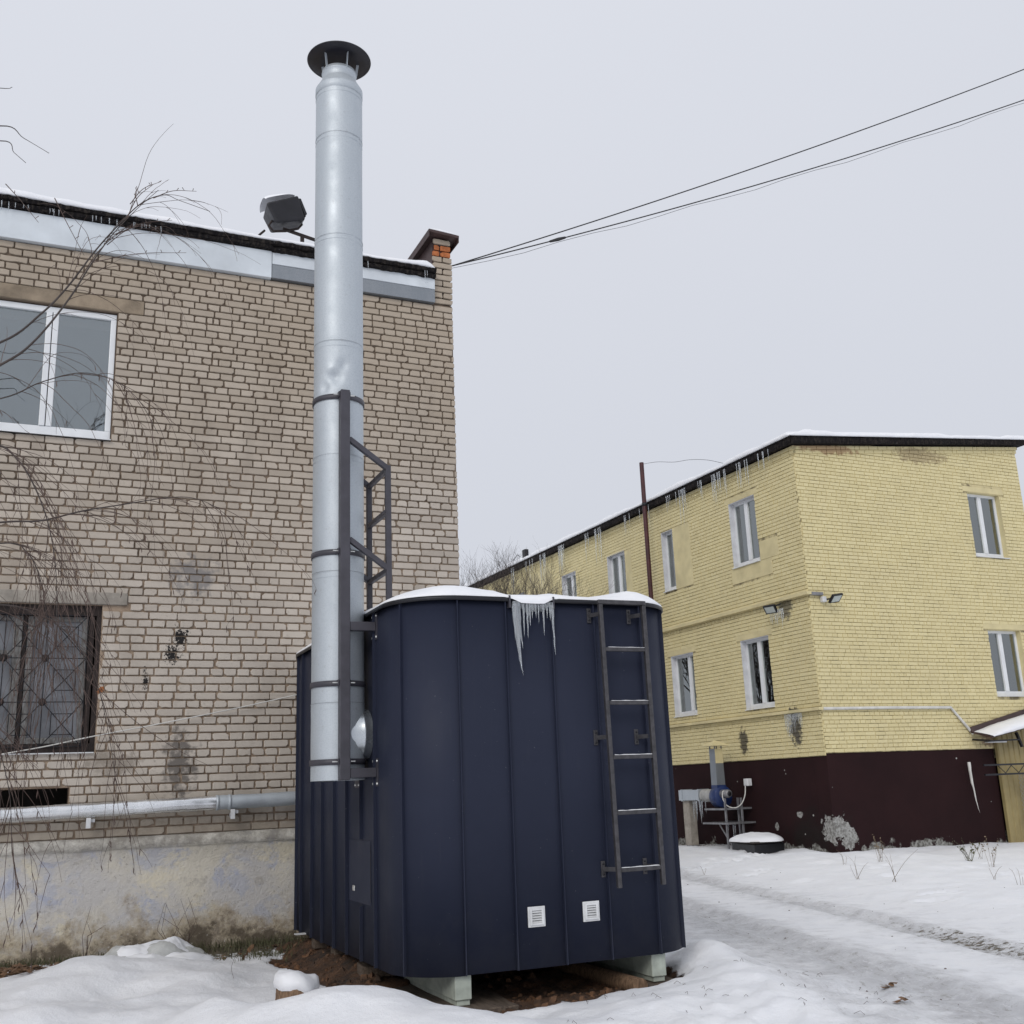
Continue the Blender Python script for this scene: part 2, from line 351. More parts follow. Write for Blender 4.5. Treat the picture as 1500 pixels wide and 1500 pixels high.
G = dict(
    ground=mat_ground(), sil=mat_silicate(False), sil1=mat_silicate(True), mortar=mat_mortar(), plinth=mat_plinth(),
    yb=mat_ypaint(False, 'yellow_brick_paint'), yb1=mat_ypaint(True, 'yellow_brick_paint_single'), ymortar=mat_ymortar(),
    maroon=mat_maroon(), galv=mat_galv('galvanised_steel', rough=.53, cols=((.43, .475, .515), (.52, .56, .595)), metal=.5), fascia=M_simple('weathered_zinc_sheet', (.60, .645, .685), .55, .1, 2.2, .13, .1), zinc_dark=mat_galv('dark_zinc_strip', True, .5),
    shiny=mat_galv('bright_galvanised_steel', rough=.27, cols=((.50, .545, .58), (.60, .635, .66)), metal=.85),
    foil=mat_galv('aluminium_foil_wrap', rough=.24, cols=((.70, .72, .74), (.86, .87, .88)), metal=.92), navy=mat_navy(), snow=mat_snow(), ice=mat_ice(), felt=mat_felt(),
    graph=M_simple('graphite_painted_steel', (.050, .048, .060), .5, 0, 9, .2, .15),
    ladder=M_simple('bare_dark_steel', (.060, .058, .063), .45, .3, 25, .35, .2),
    black=M_simple('black_metal', (.012, .012, .016), .45, .2, 8, .3),
    capin=M_simple('black_cap_paint', (.012, .012, .018), .4, 0, 8, .3),
    bolt=M_simple('zinc_bolt', (.7, .7, .68), .35, .8, 40, .2),
    pvc=M_simple('white_pvc', (.74, .76, .78), .35, 0, 5, .06, .05),
    reveal=M_simple('white_plaster_reveal', (.62, .63, .66), .8, 0, 5, .12, .3),
    conc=M_simple('rough_concrete', (.33, .30, .26), .95, 0, 6, .3, .7, 30, .01),
    lintel=M_simple('brown_concrete_lintel', (.25, .20, .145), .95, 0, 4, .35, .8, 22, .012),
    oldwood=mat_wood('flaking_white_wood', (.09, .08, .07), (.27, .275, .275), (4, 4, 1.2)),
    grey_board=M_simple('grey_dirty_glass', (.165, .172, .188), .22, 0, 3, .35, .1, 8),
    rust=M_simple('rusty_iron', (.026, .018, .016), .75, .2, 14, .5, .3),
    dark=M_simple('dark_void', (.012, .011, .01), .95, 0, 5, .3),
    room=M_simple('room_wall', (.20, .20, .19), .9, 0, 2, .3),
    glass=mat_glass('window_glass', (.55, .60, .66)), glass2=mat_glass('far_window_glass', (.80, .84, .86), .22),
    curtA=M_simple('pale_green_blind', (.62, .70, .68), .85, 0, 3, .1), curtB=M_simple('grey_brown_curtain', (.26, .235, .215), .9, 0, 9, .3),
    curtC=M_simple('grey_blind', (.46, .52, .55), .85, 0, 3, .1),
    maroonmetal=M_simple('maroon_pole_paint', (.055, .012, .014), .5, 0, 6, .35),
    brownsheet=M_simple('brown_flashing', (.05, .028, .026), .6, 0, 5, .3),
    orange=M_simple('broken_red_brick', (.40, .13, .045), .9, 0, 18, .35, .8, 30, .012),
    skid=M_simple('pale_green_painted_beam', (.40, .44, .385), .65, 0, 8, .3, .3, 25),
    timber=mat_wood('wet_timber', (.05, .036, .027), (.145, .11, .082), (6, .8, 6)),
    log=mat_wood('log_bark', (.10, .06, .035), (.30, .19, .115), (9, 9, 2)),
    bark=mat_wood('birch_bark', (.10, .085, .08), (.45, .43, .42), (1, 1, 3)),
    twig=M_simple('reddish_twig', (.088, .058, .048), .75, 0, 6, .35),
    twig2=M_simple('dark_twig', (.062, .050, .046), .8, 0, 6, .3),
    leaf=M_simple('dead_leaf', (.15, .085, .045), .8, 0, 20, .5), leaf_o=M_simple('orange_leaf', (.36, .14, .05), .7, 0, 20, .3),
    grass=M_simple('winter_grass', (.085, .085, .042), .85, 0, 12, .5), straw=M_simple('dry_straw', (.17, .13, .085), .85, 0, 12, .4),
    blue=M_simple('blue_fan_paint', (.012, .030, .115), .4, 0, 8, .25), cable=M_simple('black_cable', (.02, .02, .022), .6, 0, 5, .2),
    wcable=M_simple('white_cable', (.62, .61, .58), .5, 0, 5, .15), sack=M_simple('pale_plastic_sack', (.50, .51, .50), .45, 0, 9, .2, .5, 14, .02),
    siding=M_simple('ochre_siding', (.30, .24, .11), .6, 0, 3, .15), flex=M_simple('grey_flex_duct', (.38, .38, .37), .6, 0, 8, .2),
    white=M_simple('white_enamel', (.66, .67, .68), .45, 0, 10, .12), lampglass=M_simple('lamp_glass', (.45, .49, .47), .1, 0, 5, .1),
    ledge=M_simple('yellow_render', (.61, .53, .30), .75, 0, 3, .14, .3, 25), rebar=M_simple('grey_steel', (.25, .25, .26), .5, .5, 8, .3),
    rock=M_simple('frosted_debris', (.18, .15, .12), .9, 0, 12, .5, .8, 20, .02),
)

# ------------------------------------------------------------------ ground
def axis(segs):
    out = [segs[0][0]]
    for a, b, st in segs:
        n = max(1, int(round((b-a)/st))); out += list(a+(b-a)*(np.arange(1, n+1)/n))
    return np.array(out)
def poly_sd(x, y, P):
    d = np.full(x.shape, 1e9); ins = np.zeros(x.shape, bool); n = len(P)
    for i in range(n):
        (ax, ay), (bx, by) = P[i], P[(i+1) % n]; ex, ey = bx-ax, by-ay
        t = np.clip(((x-ax)*ex+(y-ay)*ey)/(ex*ex+ey*ey), 0, 1)
        d = np.minimum(d, np.hypot(x-ax-t*ex, y-ay-t*ey))
        cnd = ((ay > y) != (by > y)) & (x < (bx-ax)*(y-ay)/((by-ay) if by != ay else 1e-9)+ax); ins ^= cnd
    return np.where(ins, -d, d)
SOIL = [(2.38, 6.93), (2.75, 6.90), (3.3, 6.93), (3.75, 6.95), (4.28, 6.98), (4.5, 7.15), (4.52, 7.6), (4.45, 10.6), (2.2, 10.6), (2.22, 10.2), (2.0, 9.85), (2.03, 9.2), (2.08, 8.6), (2.1, 8.1), (2.2, 7.5)]
_fr = random.Random(77); FEET = []
for _k in range(26):   # a trodden line to the fan, and a few stray prints
    FEET.append((8.6+.20*_k+_fr.uniform(-.2, .2), 15.2+.12*_k+_fr.uniform(-.35, .35), _fr.uniform(.2, 1.2), _fr.uniform(.04, .08)))
for _k in range(26): FEET.append((_fr.uniform(9, 14), _fr.uniform(9.5, 15), _fr.uniform(0, 3), _fr.uniform(.025, .06)))
for _k in range(14): FEET.append((3.2+.16*_k+_fr.uniform(-.2, .2), 5.9+_fr.uniform(-.5, .4), _fr.uniform(0, 3), _fr.uniform(.012, .03)))
def ground_h(x, y):
    g = lambda cx, cy, z, sx_, sy_: z*np.exp(-((x-cx)/sx_)**2-((y-cy)/sy_)**2)
    far = sstep(4, 14, x)
    h = fbm(x*.55, y*.55)*.10*(1-.3*far) + fbm(x*1.7+9, y*1.7)*.05 + fbm(x*5, y*5, 3)*.014
    c = x-.272*y
    road = sstep(2.75, 3.1, c)*(1-sstep(6.0, 6.9, c))
    h = h*(1-.8*road) - .035*road
    for t0 in (4.04, 5.42):
        rut = np.exp(-((c-t0-.05*np.sin(y*.7))/.17)**4); h = h-rut*.04+.022*np.exp(-((np.abs(c-t0)-.25)/.07)**2)*(.6+1.2*fbm(x*3, y*3, 3))+rut*fbm(x*9, y*9, 3)*.03
    h = h + road*fbm(x*7, y*7, 3)*.014 + (1-road)*far*(fbm(x*1.3+40, y*1.3, 4)*.13+fbm(x*4, y*4+30, 3)*.05)
    h = h - .09*np.exp(-((x-2.95)/.45)**2-((y-6.55)/.45)**2) + .10*np.exp(-((x-1.42)/.35)**2-((y-6.9)/.40)**2)
    h = h + (1-sstep(4.6, 6, x))*(fbm(x*1.9+3, y*2.3+8, 4)*.11)*sstep(5, 6, y)
    for (fx_, fy_, fa_, fd_) in FEET:
        ca, sa = math.cos(fa_), math.sin(fa_); u_ = (x-fx_)*ca+(y-fy_)*sa; v_ = -(x-fx_)*sa+(y-fy_)*ca
        q_ = (u_/.20)**2+(v_/.11)**2; h = h-fd_*np.exp(-q_*q_)+.35*fd_*np.exp(-((q_-2.2)/.9)**2)
    h = h + .05*sstep(6.2, 7.6, c)*(1-sstep(9, 12, c)) - .008*np.maximum(0, x-6)
    # mounds: one in front of the log, drifts by the wall, the bank in front of the container
    h = h + g(1.92, 6.75, .23, .52, .42) + g(2.35, 6.1, .14, .55, .5) + g(1.2, 6.3, .10, .5, .5)
    h = h + g(.45, 9.75, .13, .5, .45) + g(1.05, 9.7, .12, .6, .4) + g(0.3, 8.4, .06, .8, .5)
    h = h + g(4.95, 7.55, .17, .28, .4) + g(4.75, 6.75, .11, .4, .5) + g(3.7, 6.2, .05, .9, .35) + g(4.5, 5.9, .07, .4, .5)
    h = h + g(1.15, 7.35, .15, .26, .30) + g(.62, 7.9, .05, .3, .25) - g(1.50, 7.75, .07, .2, .3) + g(.30, 9.2, .07, .35, .25) - g(.75, 8.9, .06, .3, .22) + g(1.35, 9.0, .07, .28, .25) - g(1.75, 9.0, .05, .25, .3) - g(.95, 8.35, .05, .4, .2) + g(.15, 8.0, .09, .35, .3)
    sd = poly_sd(x, y, SOIL)+fbm(x*4, y*4)*.16
    s = 1-sstep(-.10, .08, sd)
    pit = -.055+.03*sstep(7.2, 8.2, y)+fbm(x*6, y*6)*.09+np.abs(fbm(x*11, y*11, 3))*.09
    bank = .13*np.exp(-((x-2.42)/.22)**2)*sstep(7.7, 8.7, y)
    h = h*(1-s)+(pit+bank)*s
    wall = sstep(10.2, 10.75, y)*(1-sstep(4.2, 4.4, x))
    h = h+wall*(.05-h*.5)
    return h, sd, road, c
X = axis([(-400, -60, 40), (-60, -10, 5), (-10, -2, .4), (-2, 5.6, .034), (5.6, 14.5, .065), (14.5, 16, .13), (16, 30, .5), (30, 100, 7), (100, 700, 60)])
Y = axis([(-400, -40, 40), (-40, 2, 3), (2, 4.6, .15), (4.6, 11, .034), (11, 18, .075), (18, 22, .13), (22, 40, .6), (40, 120, 8), (120, 900, 70)])
gx, gy = np.meshgrid(X, Y, indexing='ij'); gz, sd, road, cc = ground_h(gx, gy)
nx, ny = gx.shape
me = bpy.data.meshes.new('snow_ground')
idx = np.arange(nx*ny).reshape(nx, ny)
faces = np.stack([idx[:-1, :-1], idx[1:, :-1], idx[1:, 1:], idx[:-1, 1:]], -1).reshape(-1, 4)
me.vertices.add(nx*ny); me.vertices.foreach_set('co', np.stack([gx, gy, gz], -1).astype(np.float32).ravel())
me.loops.add(faces.size); me.loops.foreach_set('vertex_index', faces.astype(np.int32).ravel())
me.polygons.add(len(faces)); me.polygons.foreach_set('loop_start', (np.arange(len(faces))*4).astype(np.int32))
me.polygons.foreach_set('use_smooth', np.ones(len(faces), bool)); me.update(calc_edges=True)
soil = sstep(.10, -.10, 0*sd+sd) if False else 1-sstep(-.10, .10, sd)
pack = road*(.26+.80*np.exp(-((cc-4.04)/.36)**2)+.72*np.exp(-((cc-5.42)/.30)**2)+.34*(cc < 3.9))*.75
pack = pack + .25*np.exp(-((gx-4.95)/.3)**2-((gy-8.6)/.7)**2)
dirt = .62*sstep(10.35, 10.8, gy)*(gx < 4.3)*(gy < 11) + .50*sstep(1.35, 1.75, gx)*sstep(10.0, 10.35, gy)*(gx < 2.4)*(gy < 11) \
    + .75*np.exp(-((gx-13.9)/.5)**2-((gy-21.5)/1.8)**2) + .34*np.exp(-((gx-.1)/.3)**2-((gy-10.25)/.3)**2)
dirt = dirt + .55*np.exp(-((cc-5.5)/.28)**2)*np.exp(-((gy-7.4)/1.6)**2)
for n_, a_ in (('soil', soil), ('pack', pack), ('dirt', dirt)):
    at = me.attributes.new(n_, 'FLOAT', 'POINT'); at.data.foreach_set('value', a_.astype(np.float32).ravel())
me.materials.append(G['ground'])
go = bpy.data.objects.new('snow_ground', me); col.objects.link(go); go['kind'] = 'structure'
def gz_at(x, y): return float(ground_h(np.array([float(x)]), np.array([float(y)]))[0][0])

# ------------------------------------------------------------------ generic wall / window builders
class Wall:
    """a wall plane: a runs along it, d > 0 goes into the wall"""
    def __init__(s, kind, plane): s.k, s.p = kind, plane
    def __call__(s, a, z, d=0.): return (a, s.p+d, z) if s.k == 'v' else (s.p+d, a, z)
    def quad(s, mb, a0, a1, z0, z1, d=0., mi=0, zt=None):
        z10, z11 = (z1, z1) if zt is None else (zt(a0), zt(a1))
        P = [s(a0, z0, d), s(a1, z0, d), s(a1, z11, d), s(a0, z10, d)]
        mb.add(P if s.k == 'v' else P[::-1], [(0, 1, 2, 3)], mi=mi)
    def box(s, mb, a0, a1, z0, z1, d0, d1): mb.box(s(a0, z0, d0), s(a1, z1, d1)); return mb
def wall_sheet(W, mb, a0, a1, z0, z1, holes, d, depth, top=None):
    As = sorted({a0, a1, *[q for h in holes for q in h[:2]]}); Zs = sorted({z0, z1, *[q for h in holes for q in h[2:]]})
    As = [a for a in As if a0 <= a <= a1]; Zs = [z for z in Zs if z0 <= z <= z1]
    for i in range(len(As)-1):
        for j in range(len(Zs)-1):
            ca, cz = (As[i]+As[i+1])/2, (Zs[j]+Zs[j+1])/2
            if any(h[0] < ca < h[1] and h[2] < cz < h[3] for h in holes): continue
            W.quad(mb, As[i], As[i+1], Zs[j], Zs[j+1], d, zt=top if (top and j == len(Zs)-2) else None)
    for (b0, b1, y0, y1) in holes:     # reveals
        for q in ([(b0, y0), (b0, y1)], [(b1, y0), (b1, y1)], [(b0, y0), (b1, y0)], [(b0, y1), (b1, y1)]):
            mb.add([W(*q[0], d), W(*q[1], d), W(*q[1], depth), W(*q[0], depth)], [(0, 1, 2, 3)])
def bricks_for(z0, z1, course, a0, a1, holes, r, joint, irregular=.05):
    """list of (a_start, a_end, z_bottom, height)"""
    out = []; k = 0; z = z0
    while z+course <= z1+1e-6:
        st = k % 2 == 0
        pitch = .263 if st else .1315
        a = a0-.3+(0 if st else .066)+r.uniform(-.02, .02)+(.13 if (k//2) % 2 and st else 0)
        zc = z+course/2
        blk = sorted((h[0], h[1]) for h in holes if h[2]-.02 < zc < h[3]+.02); iv = []; s_ = a0
        for b0, b1 in blk:
            if b0 > s_: iv.append((s_, min(b0, a1)))
            s_ = max(s_, b1)
        if s_ < a1: iv.append((s_, a1))
        while a < a1:
            p = pitch*(r.choice([.5, .75, 1.25]) if r.random() < irregular else 1)+r.uniform(-.004, .004)
            for i0, i1 in iv:
                e0, e1 = max(a, i0), min(a+p, i1)
                if e1-e0 > .035: out.append((e0+joint/2, e1-joint/2, z+joint/2, course-joint))
            a += p
        z += course; k += 1
    return out

# ------------------------------------------------------------------ brick building (frame B, wall plane Y = 10.9)
WB = Wall('v', 10.9)
bb = thing('brick_building', 'two storey beige silicate brick building with a patchy plastered plinth', 'building', (1.8, 11.2, 0))
WU = (-.68, .545, 4.87, 6.275); WL = (-.76, .560, 1.84, 3.222); HOLE = (-.95, .362, 1.305, 1.53)
LU = (-1.5, .797, 6.275, 6.432); LL = (-1.6, .782, 3.222, 3.345)
mb = MB(); wall_sheet(WB, mb, -9, 4.243, -.3, 6.92, [WU, WL, HOLE], .012, .4)
mb.add([(4.243, 10.912, -.3), (4.243, 22, -.3), (4.243, 22, 6.92), (4.243, 10.912, 6.92)], [(0, 1, 2, 3)])
mb.add([(-9, 10.912, 6.92), (4.243, 10.912, 6.92), (4.243, 22, 6.92), (-9, 22, 6.92)], [(0, 1, 2, 3)])
mb.build('wall', G['mortar'], bb)
def brick_geo(w, h, r, p=.010, back=.016, chip=1.):
    """front-facing (-Y) brick with worn corners, centred"""
    x, z = w/2, h/2; pts = []
    for sx_, sz_ in ((-1, -1), (1, -1), (1, 1), (-1, 1)):
        c = r.uniform(.001, .007)*chip if r.random() < .78 else r.uniform(.008, .024)*chip
        cx, cz = min(c*r.uniform(.7, 1.5), x*.5), min(c, z*.6)
        q = [(sx_*x, sz_*(z-cz)), (sx_*(x-cx), sz_*z)]
        if sx_*sz_ < 0: q = q[::-1]
        pts += q if (sx_, sz_) in ((1, -1), (-1, 1)) else q
    # order check: build as angular sort
    pts = sorted(pts, key=lambda q: math.atan2(q[1]/z, q[0]/x)); out_ = []
    for i, q in enumerate(pts):
        out_.append(q); q2 = pts[(i+1) % len(pts)]; L = math.dist(q, q2)
        for k in range(1, 1+int(L/.055)):
            f_ = k/(1+int(L/.055)); out_.append((q[0]+(q2[0]-q[0])*f_, q[1]+(q2[1]-q[1])*f_))
    jit = .0014*(1 if r.random() < .7 else 2.2)
    pts = [(a-math.copysign(abs(r.gauss(0, jit)), a), b-math.copysign(abs(r.gauss(0, jit)), b)) for a, b in out_]
    n = len(pts); e = .0045
    v = [(a, back, b) for a, b in pts]+[(a, -p+.004, b) for a, b in pts]+[(a*(1-e/x), -p+r.uniform(-.001, .001), b*(1-e/z)) for a, b in pts]
    f = [(i, (i+1) % n, n+(i+1) % n, n+i) for i in range(n)]+[(n+i, n+(i+1) % n, 2*n+(i+1) % n, 2*n+i) for i in range(n)]+[tuple(range(2*n, 3*n))]
    return v, f
holesB = [WU, WL, HOLE, LU, LL, (3.999, 4.3, 6.9, 8)]
BR = bricks_for(1.073, 6.91, .0777, -3.2, 4.252, holesB, rng, .0118)
def score(b):
    a0, a1, z, h = b; d = math.sqrt(((a0+a1)/2)**2+10.9**2+(z-H)**2); px = (a1-a0)*h/d**2
    # what the photo shows: clear of the frame's left edge, the flue and the container
    vis = (a0 > -.05+.09*(-z+1.5) and not (WU[0] < a0 < WU[1] and False))
    return px*(1 if vis and not (a0 > 2.4 and z < 3.6) else .0) + (0 if (a1-a0) > .2 else -.0005)
BR.sort(key=score, reverse=True)
pool = {}
def part_bricks(lst, parent, mat, W, variants, kindp):
    for (a0, a1, z, h) in lst:
        key = (round((a1-a0)/.02), rng.randrange(variants))
        if key not in pool.setdefault(kindp, {}):
            v, f = brick_geo(key[0]*.02-.002, h, rng); me = bpy.data.meshes.new('brick'); me.from_pydata(v, [], f); me.materials.append(mat); me.update()
            pool[kindp][key] = me
        o = bpy.data.objects.new('brick', pool[kindp][key]); col.objects.link(o); o.parent = parent
        p = W((a0+a1)/2, z+h/2, rng.uniform(-.003, .003)); b = root_base(parent)
        o.location = (p[0]-b[0], p[1]-b[1], p[2]-b[2])
        if W.k == 'u': o.rotation_euler = (0, 0, -math.pi/2)
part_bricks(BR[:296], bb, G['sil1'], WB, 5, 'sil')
mb = MB()
for (a0, a1, z, h) in BR[296:]:
    v, f = brick_geo(a1-a0, h, rng); dy = rng.uniform(-.003, .003); mb.ct = rng.random()
    mb.add([((a0+a1)/2+x, 10.9+dy+y, z+h/2+zz) for x, y, zz in v], f)
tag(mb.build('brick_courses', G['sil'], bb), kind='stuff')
# plinth with its ledge, lintels
P = []
for z in (-.3, .0, .25, .5, .75, .955, .965):
    P.append([(x, 10.878-.018*float(fbm(np.array([x*2.]), np.array([z*3.]))[0])-(0 if z < .96 else .012), z) for x in np.linspace(-9, 4.24, 120)])
for z, d in ((.97, -.02), (1.055, -.014), (1.072, .02)):
    P.append([(x, 10.878+d+.012*float(fbm(np.array([x*6.]), np.array([z*9.]))[0]), z+.012*float(fbm(np.array([x*3.]), np.array([2.]))[0])) for x in np.linspace(-9, 4.24, 120)])
MB().grid(P).build('plinth', G['plinth'], bb)
MB().box((LU[0], 10.888, LU[2]+.004), (LU[1], 11.2, LU[3])).build('lintel', G['lintel'], bb, bevel=.006)
MB().box((LL[0], 10.884, LL[2]+.004), (LL[1], 11.2, LL[3])).build('lintel', G['conc'], bb, bevel=.006)
# fascia sheets under the roof edge
fl = MB().box((-4.2, 10.84, 6.905), (-1.02, 10.93, 7.225)).build('fascia_sheet', G['fascia'], bb, bevel=.003)
MB().box((-1.015, 10.84, 6.905), (2.100, 10.93, 7.225)).build('fascia_sheet', G['fascia'], bb, bevel=.003)
MB().box((2.106, 10.835, 7.072), (4.008, 10.93, 7.255)).build('fascia_sheet', G['fascia'], bb, bevel=.003)
o = MB().box((2.106, 10.842, 6.908), (4.008, 10.93, 7.070)).build('fascia_sheet', G['zinc_dark'], bb, bevel=.003); o['label'] = 'darker lower fascia strip'
# black felt roof edge: two uneven lips
mb = MB()
xs = np.linspace(-4.2, 4.01, 170); P = []
for j, (d, z) in enumerate(((10.93, 7.224), (10.80, 7.240), (10.785, 7.270), (10.81, 7.286), (10.778, 7.296), (10.772, 7.335), (10.81, 7.345), (12.2, 7.36))):
    P.append([(x, d+(.012*rng.uniform(-.6, .6) if d < 10.9 else 0), z-(.035 if (x > 2.1 and j < 4) else 0)*0+.008*rng.uniform(-1, 1)-(.018*(x+.6)/3.2 if j > 2 else (.03 if x > 2.1 and j >= 0 else 0))) for x in xs])
mb.grid(P, False); mb.build('roof_edge', G['felt'], bb)
MB().box((-9, 10.95, 6.93), (4.0, 22, 7.22)).build('roof', G['felt'], bb)
# end parapet with its brick face and sheet coping
mb = MB().box((4.012, 10.93, 6.92), (4.236, 20, 7.75)); pp = mb.build('parapet', G['brownsheet'], bb)
zz = 6.922
for i in range(11):
    m_ = G['orange'] if i in (8, 9) else G['sil1']
    cuts = [(4.008, 4.252)] if i % 2 == 0 else [(4.008, 4.124), (4.136, 4.252)]
    if i in (8, 9): cuts = [(4.008+rng.uniform(0, .03), 4.10), (4.112, 4.24)]
    if i == 10: cuts = [(4.02, 4.24)]
    for a0, a1 in cuts:
        v, f = brick_geo(a1-a0, .065, rng, p=.012 if i not in (8, 9) else rng.uniform(-.004, .006), chip=1 if i < 8 else 1.8)
        me = bpy.data.meshes.new('brick'); me.from_pydata(v, [], f); me.materials.append(m_); me.update()
        b = bpy.data.objects.new('brick', me); col.objects.link(b); b.parent = pp
        q = root_base(bb); b.location = ((a0+a1)/2-q[0], 10.905-q[1], zz+.039-q[2])
    zz += .0777
mb = MB()
mb.hexa([(3.935, 10.80, 7.80), (4.315, 10.80, 7.775), (4.315, 20, 7.775), (3.935, 20, 7.80), (3.935, 10.80, 7.832), (4.315, 10.80, 7.807), (4.315, 20, 7.807), (3.935, 20, 7.832)])
mb.box((3.935, 10.805, 7.74), (3.943, 20, 7.802)); mb.box((4.307, 10.805, 7.72), (4.315, 20, 7.778))
mb.build('coping', G['brownsheet'], bb)
# upper window
mb = MB(); y0, y1 = 10.935, 10.99
fz0, fz1, fa0, fa1 = 4.905, 6.262, WU[0]+.005, WU[1]-.005
WB.box(mb, fa0, fa1, fz1-.062, fz1, .035, .09); WB.box(mb, fa0, fa1, fz0, fz0+.085, .035, .09)
WB.box(mb, fa0, fa0+.055, fz0+.085, fz1-.062, .035, .09); WB.box(mb, fa1-.055, fa1, fz0+.085, fz1-.062, .035, .09)
wu = mb.build('window', G['pvc'], bb, bevel=.006, seg=2)
mb = MB(); WB.box(mb, -.125, -.070, fz0+.086, fz1-.063, .022, .088); WB.box(mb, -.062, -.008, fz0+.086, fz1-.063, .028, .086)
mb.build('mullion', G['pvc'], wu, bevel=.006, seg=2)
for a0, a1 in ((fa0+.055, -.126), (-.007, fa1-.056)):
    mb = MB(); WB.box(mb, a0, a1, fz0+.086, fz1-.063, .066, .072); mb.build('pane', G['glass'], wu)
mb = MB(); mb.hexa([WB(fa0, 4.878, -.045), WB(fa1+.004, 4.878, -.045), WB(fa1+.004, 4.895, .035), WB(fa0, 4.895, .035), WB(fa0, 4.886, -.045), WB(fa1+.004, 4.886, -.045), WB(fa1+.004, 4.904, .035), WB(fa0, 4.904, .035)])
mb.build('sill', G['pvc'], wu)
mb = MB(); WB.quad(mb, WU[0]-.3, WU[1]+.3, 4.7, 6.4, .8); mb.build('room', G['room'], wu)
mb = MB(); WB.box(mb, .40, .47, fz0+.09, fz0+.22, .12, .16); mb.build('cup', G['white'], wu)
# lower window: old timber frame behind a rusty grille
mb = MB()
for a0, a1 in ((WL[0]+.02, WL[0]+.07), (-.20, -.125), (-.085, -.03), (.395, .45)):
    WB.box(mb, a0, a1, 1.93, 3.12, .10, .15)
for a0, a1 in ((WL[0]+.07, -.20), (-.03, .395)):
    WB.box(mb, a0, a1, 3.07, 3.12, .10, .15); WB.box(mb, a0, a1, 1.93, 1.985, .10, .15)
WB.box(mb, WL[0]+.07, -.20, 2.74, 2.79, .098, .15)
wl = mb.build('window', G['oldwood'], bb, bevel=.004)
for a0, a1, z0, z1 in ((WL[0]+.07, -.20, 2.79, 3.07), (WL[0]+.07, -.20, 1.985, 2.74), (-.03, .395, 1.985, 3.07)):
    mb = MB(); WB.box(mb, a0, a1, z0, z1, .125, .132); mb.build('pane', G['grey_board'], wl)
mb = MB()   # deep dark surround
WB.box(mb, WL[0], WL[1]-.002, 3.125, 3.218, .05, .2); WB.box(mb, .455, .50, 1.9, 3.12, .06, .2); WB.box(mb, .515, WL[1]-.002, 1.85, 3.12, .03, .2); WB.box(mb, WL[0], WL[1]-.002, 1.845, 1.925, .05, .2); WB.box(mb, -.12, -.09, 1.925, 3.12, .09, .2)
mb.build('frame', G['rust'], wl)
mb = MB(); WB.quad(mb, WL[0]-.1, WL[1]+.1, 1.8, 3.3, .21); mb.build('backing', G['dark'], wl)
mb = MB(); WB.box(mb, WL[0], WL[1]-.01, 1.832, 1.842, -.05, .1); mb.build('sill', G['white'], wl)
gr = MB(); gd = .035
gx0, gx1, gz0, gz1 = -.62, .44, 1.90, 3.12
cx = [gx0, -.27, .085, .44]; cz = [1.90, 2.307, 2.713, 3.12]
r_ = .0048
for a in cx: gr.tube([WB(a, gz0, gd), WB(a, gz1, gd)], r_, 5)
for z in cz: gr.tube([WB(gx0, z, gd), WB(gx1, z, gd)], r_, 5)
for i in range(3):
    for j in range(3):
        a0, a1, z0, z1 = cx[i], cx[i+1], cz[j], cz[j+1]; ma, mz = (a0+a1)/2, (z0+z1)/2
        gr.tube([WB(a0, z0, gd+.006), WB(a1, z1, gd+.006)], r_, 5); gr.tube([WB(a0, z1, gd-.006), WB(a1, z0, gd-.006)], r_, 5)
        q = .095
        for p0, p1 in (((ma-q, mz-q), (ma+q, mz-q)), ((ma+q, mz-q), (ma+q, mz+q)), ((ma+q, mz+q), (ma-q, mz+q)), ((ma-q, mz+q), (ma-q, mz-q))):
            gr.tube([WB(*p0, gd-.002), WB(*p1, gd-.002)], r_*.9, 5)
go_ = gr.build('window_grille', G['black'], bb)
for a in cx[1:3]:
    for z in cz[1:3]:
        MB().lathe([(.001, -.008), (.036, -.006), (.036, .006), (.001, .008)], WB(a, z, gd), 10, 'y').build('boss', G['rust'], go_)
mb = MB()   # black void and rubble of the broken-out opening
WB.quad(mb, HOLE[0]-.1, HOLE[1]+.1, 1.2, 1.62, .39); mb.build('opening', G['dark'], bb)
mb = MB()
for i in range(9):
    a = rng.uniform(-.3, .33); s_ = rng.uniform(.02, .05); mb.box(WB(a, 1.30, .1), WB(a+s_*2, 1.30+s_, .1+s_*2))
tag(mb.build('rubble', G['rock'], bb), kind='stuff')
# icicles too fine to pick apart along the felt edge
mb = MB()
for i in range(34):
    x = rng.uniform(-.9, 1.2) if i < 28 else rng.uniform(2.6, 3.9); L = rng.uniform(.02, .09) if rng.random() < .8 else rng.uniform(.1, .2)
    mb.tube([(x, 10.785, 7.27), (x+.003, 10.785, 7.27-L*.6), (x, 10.785, 7.27-L)], [.006, .004, .0008], 5)
tag(mb.build('small_icicles', G['ice'], bb), kind='stuff')

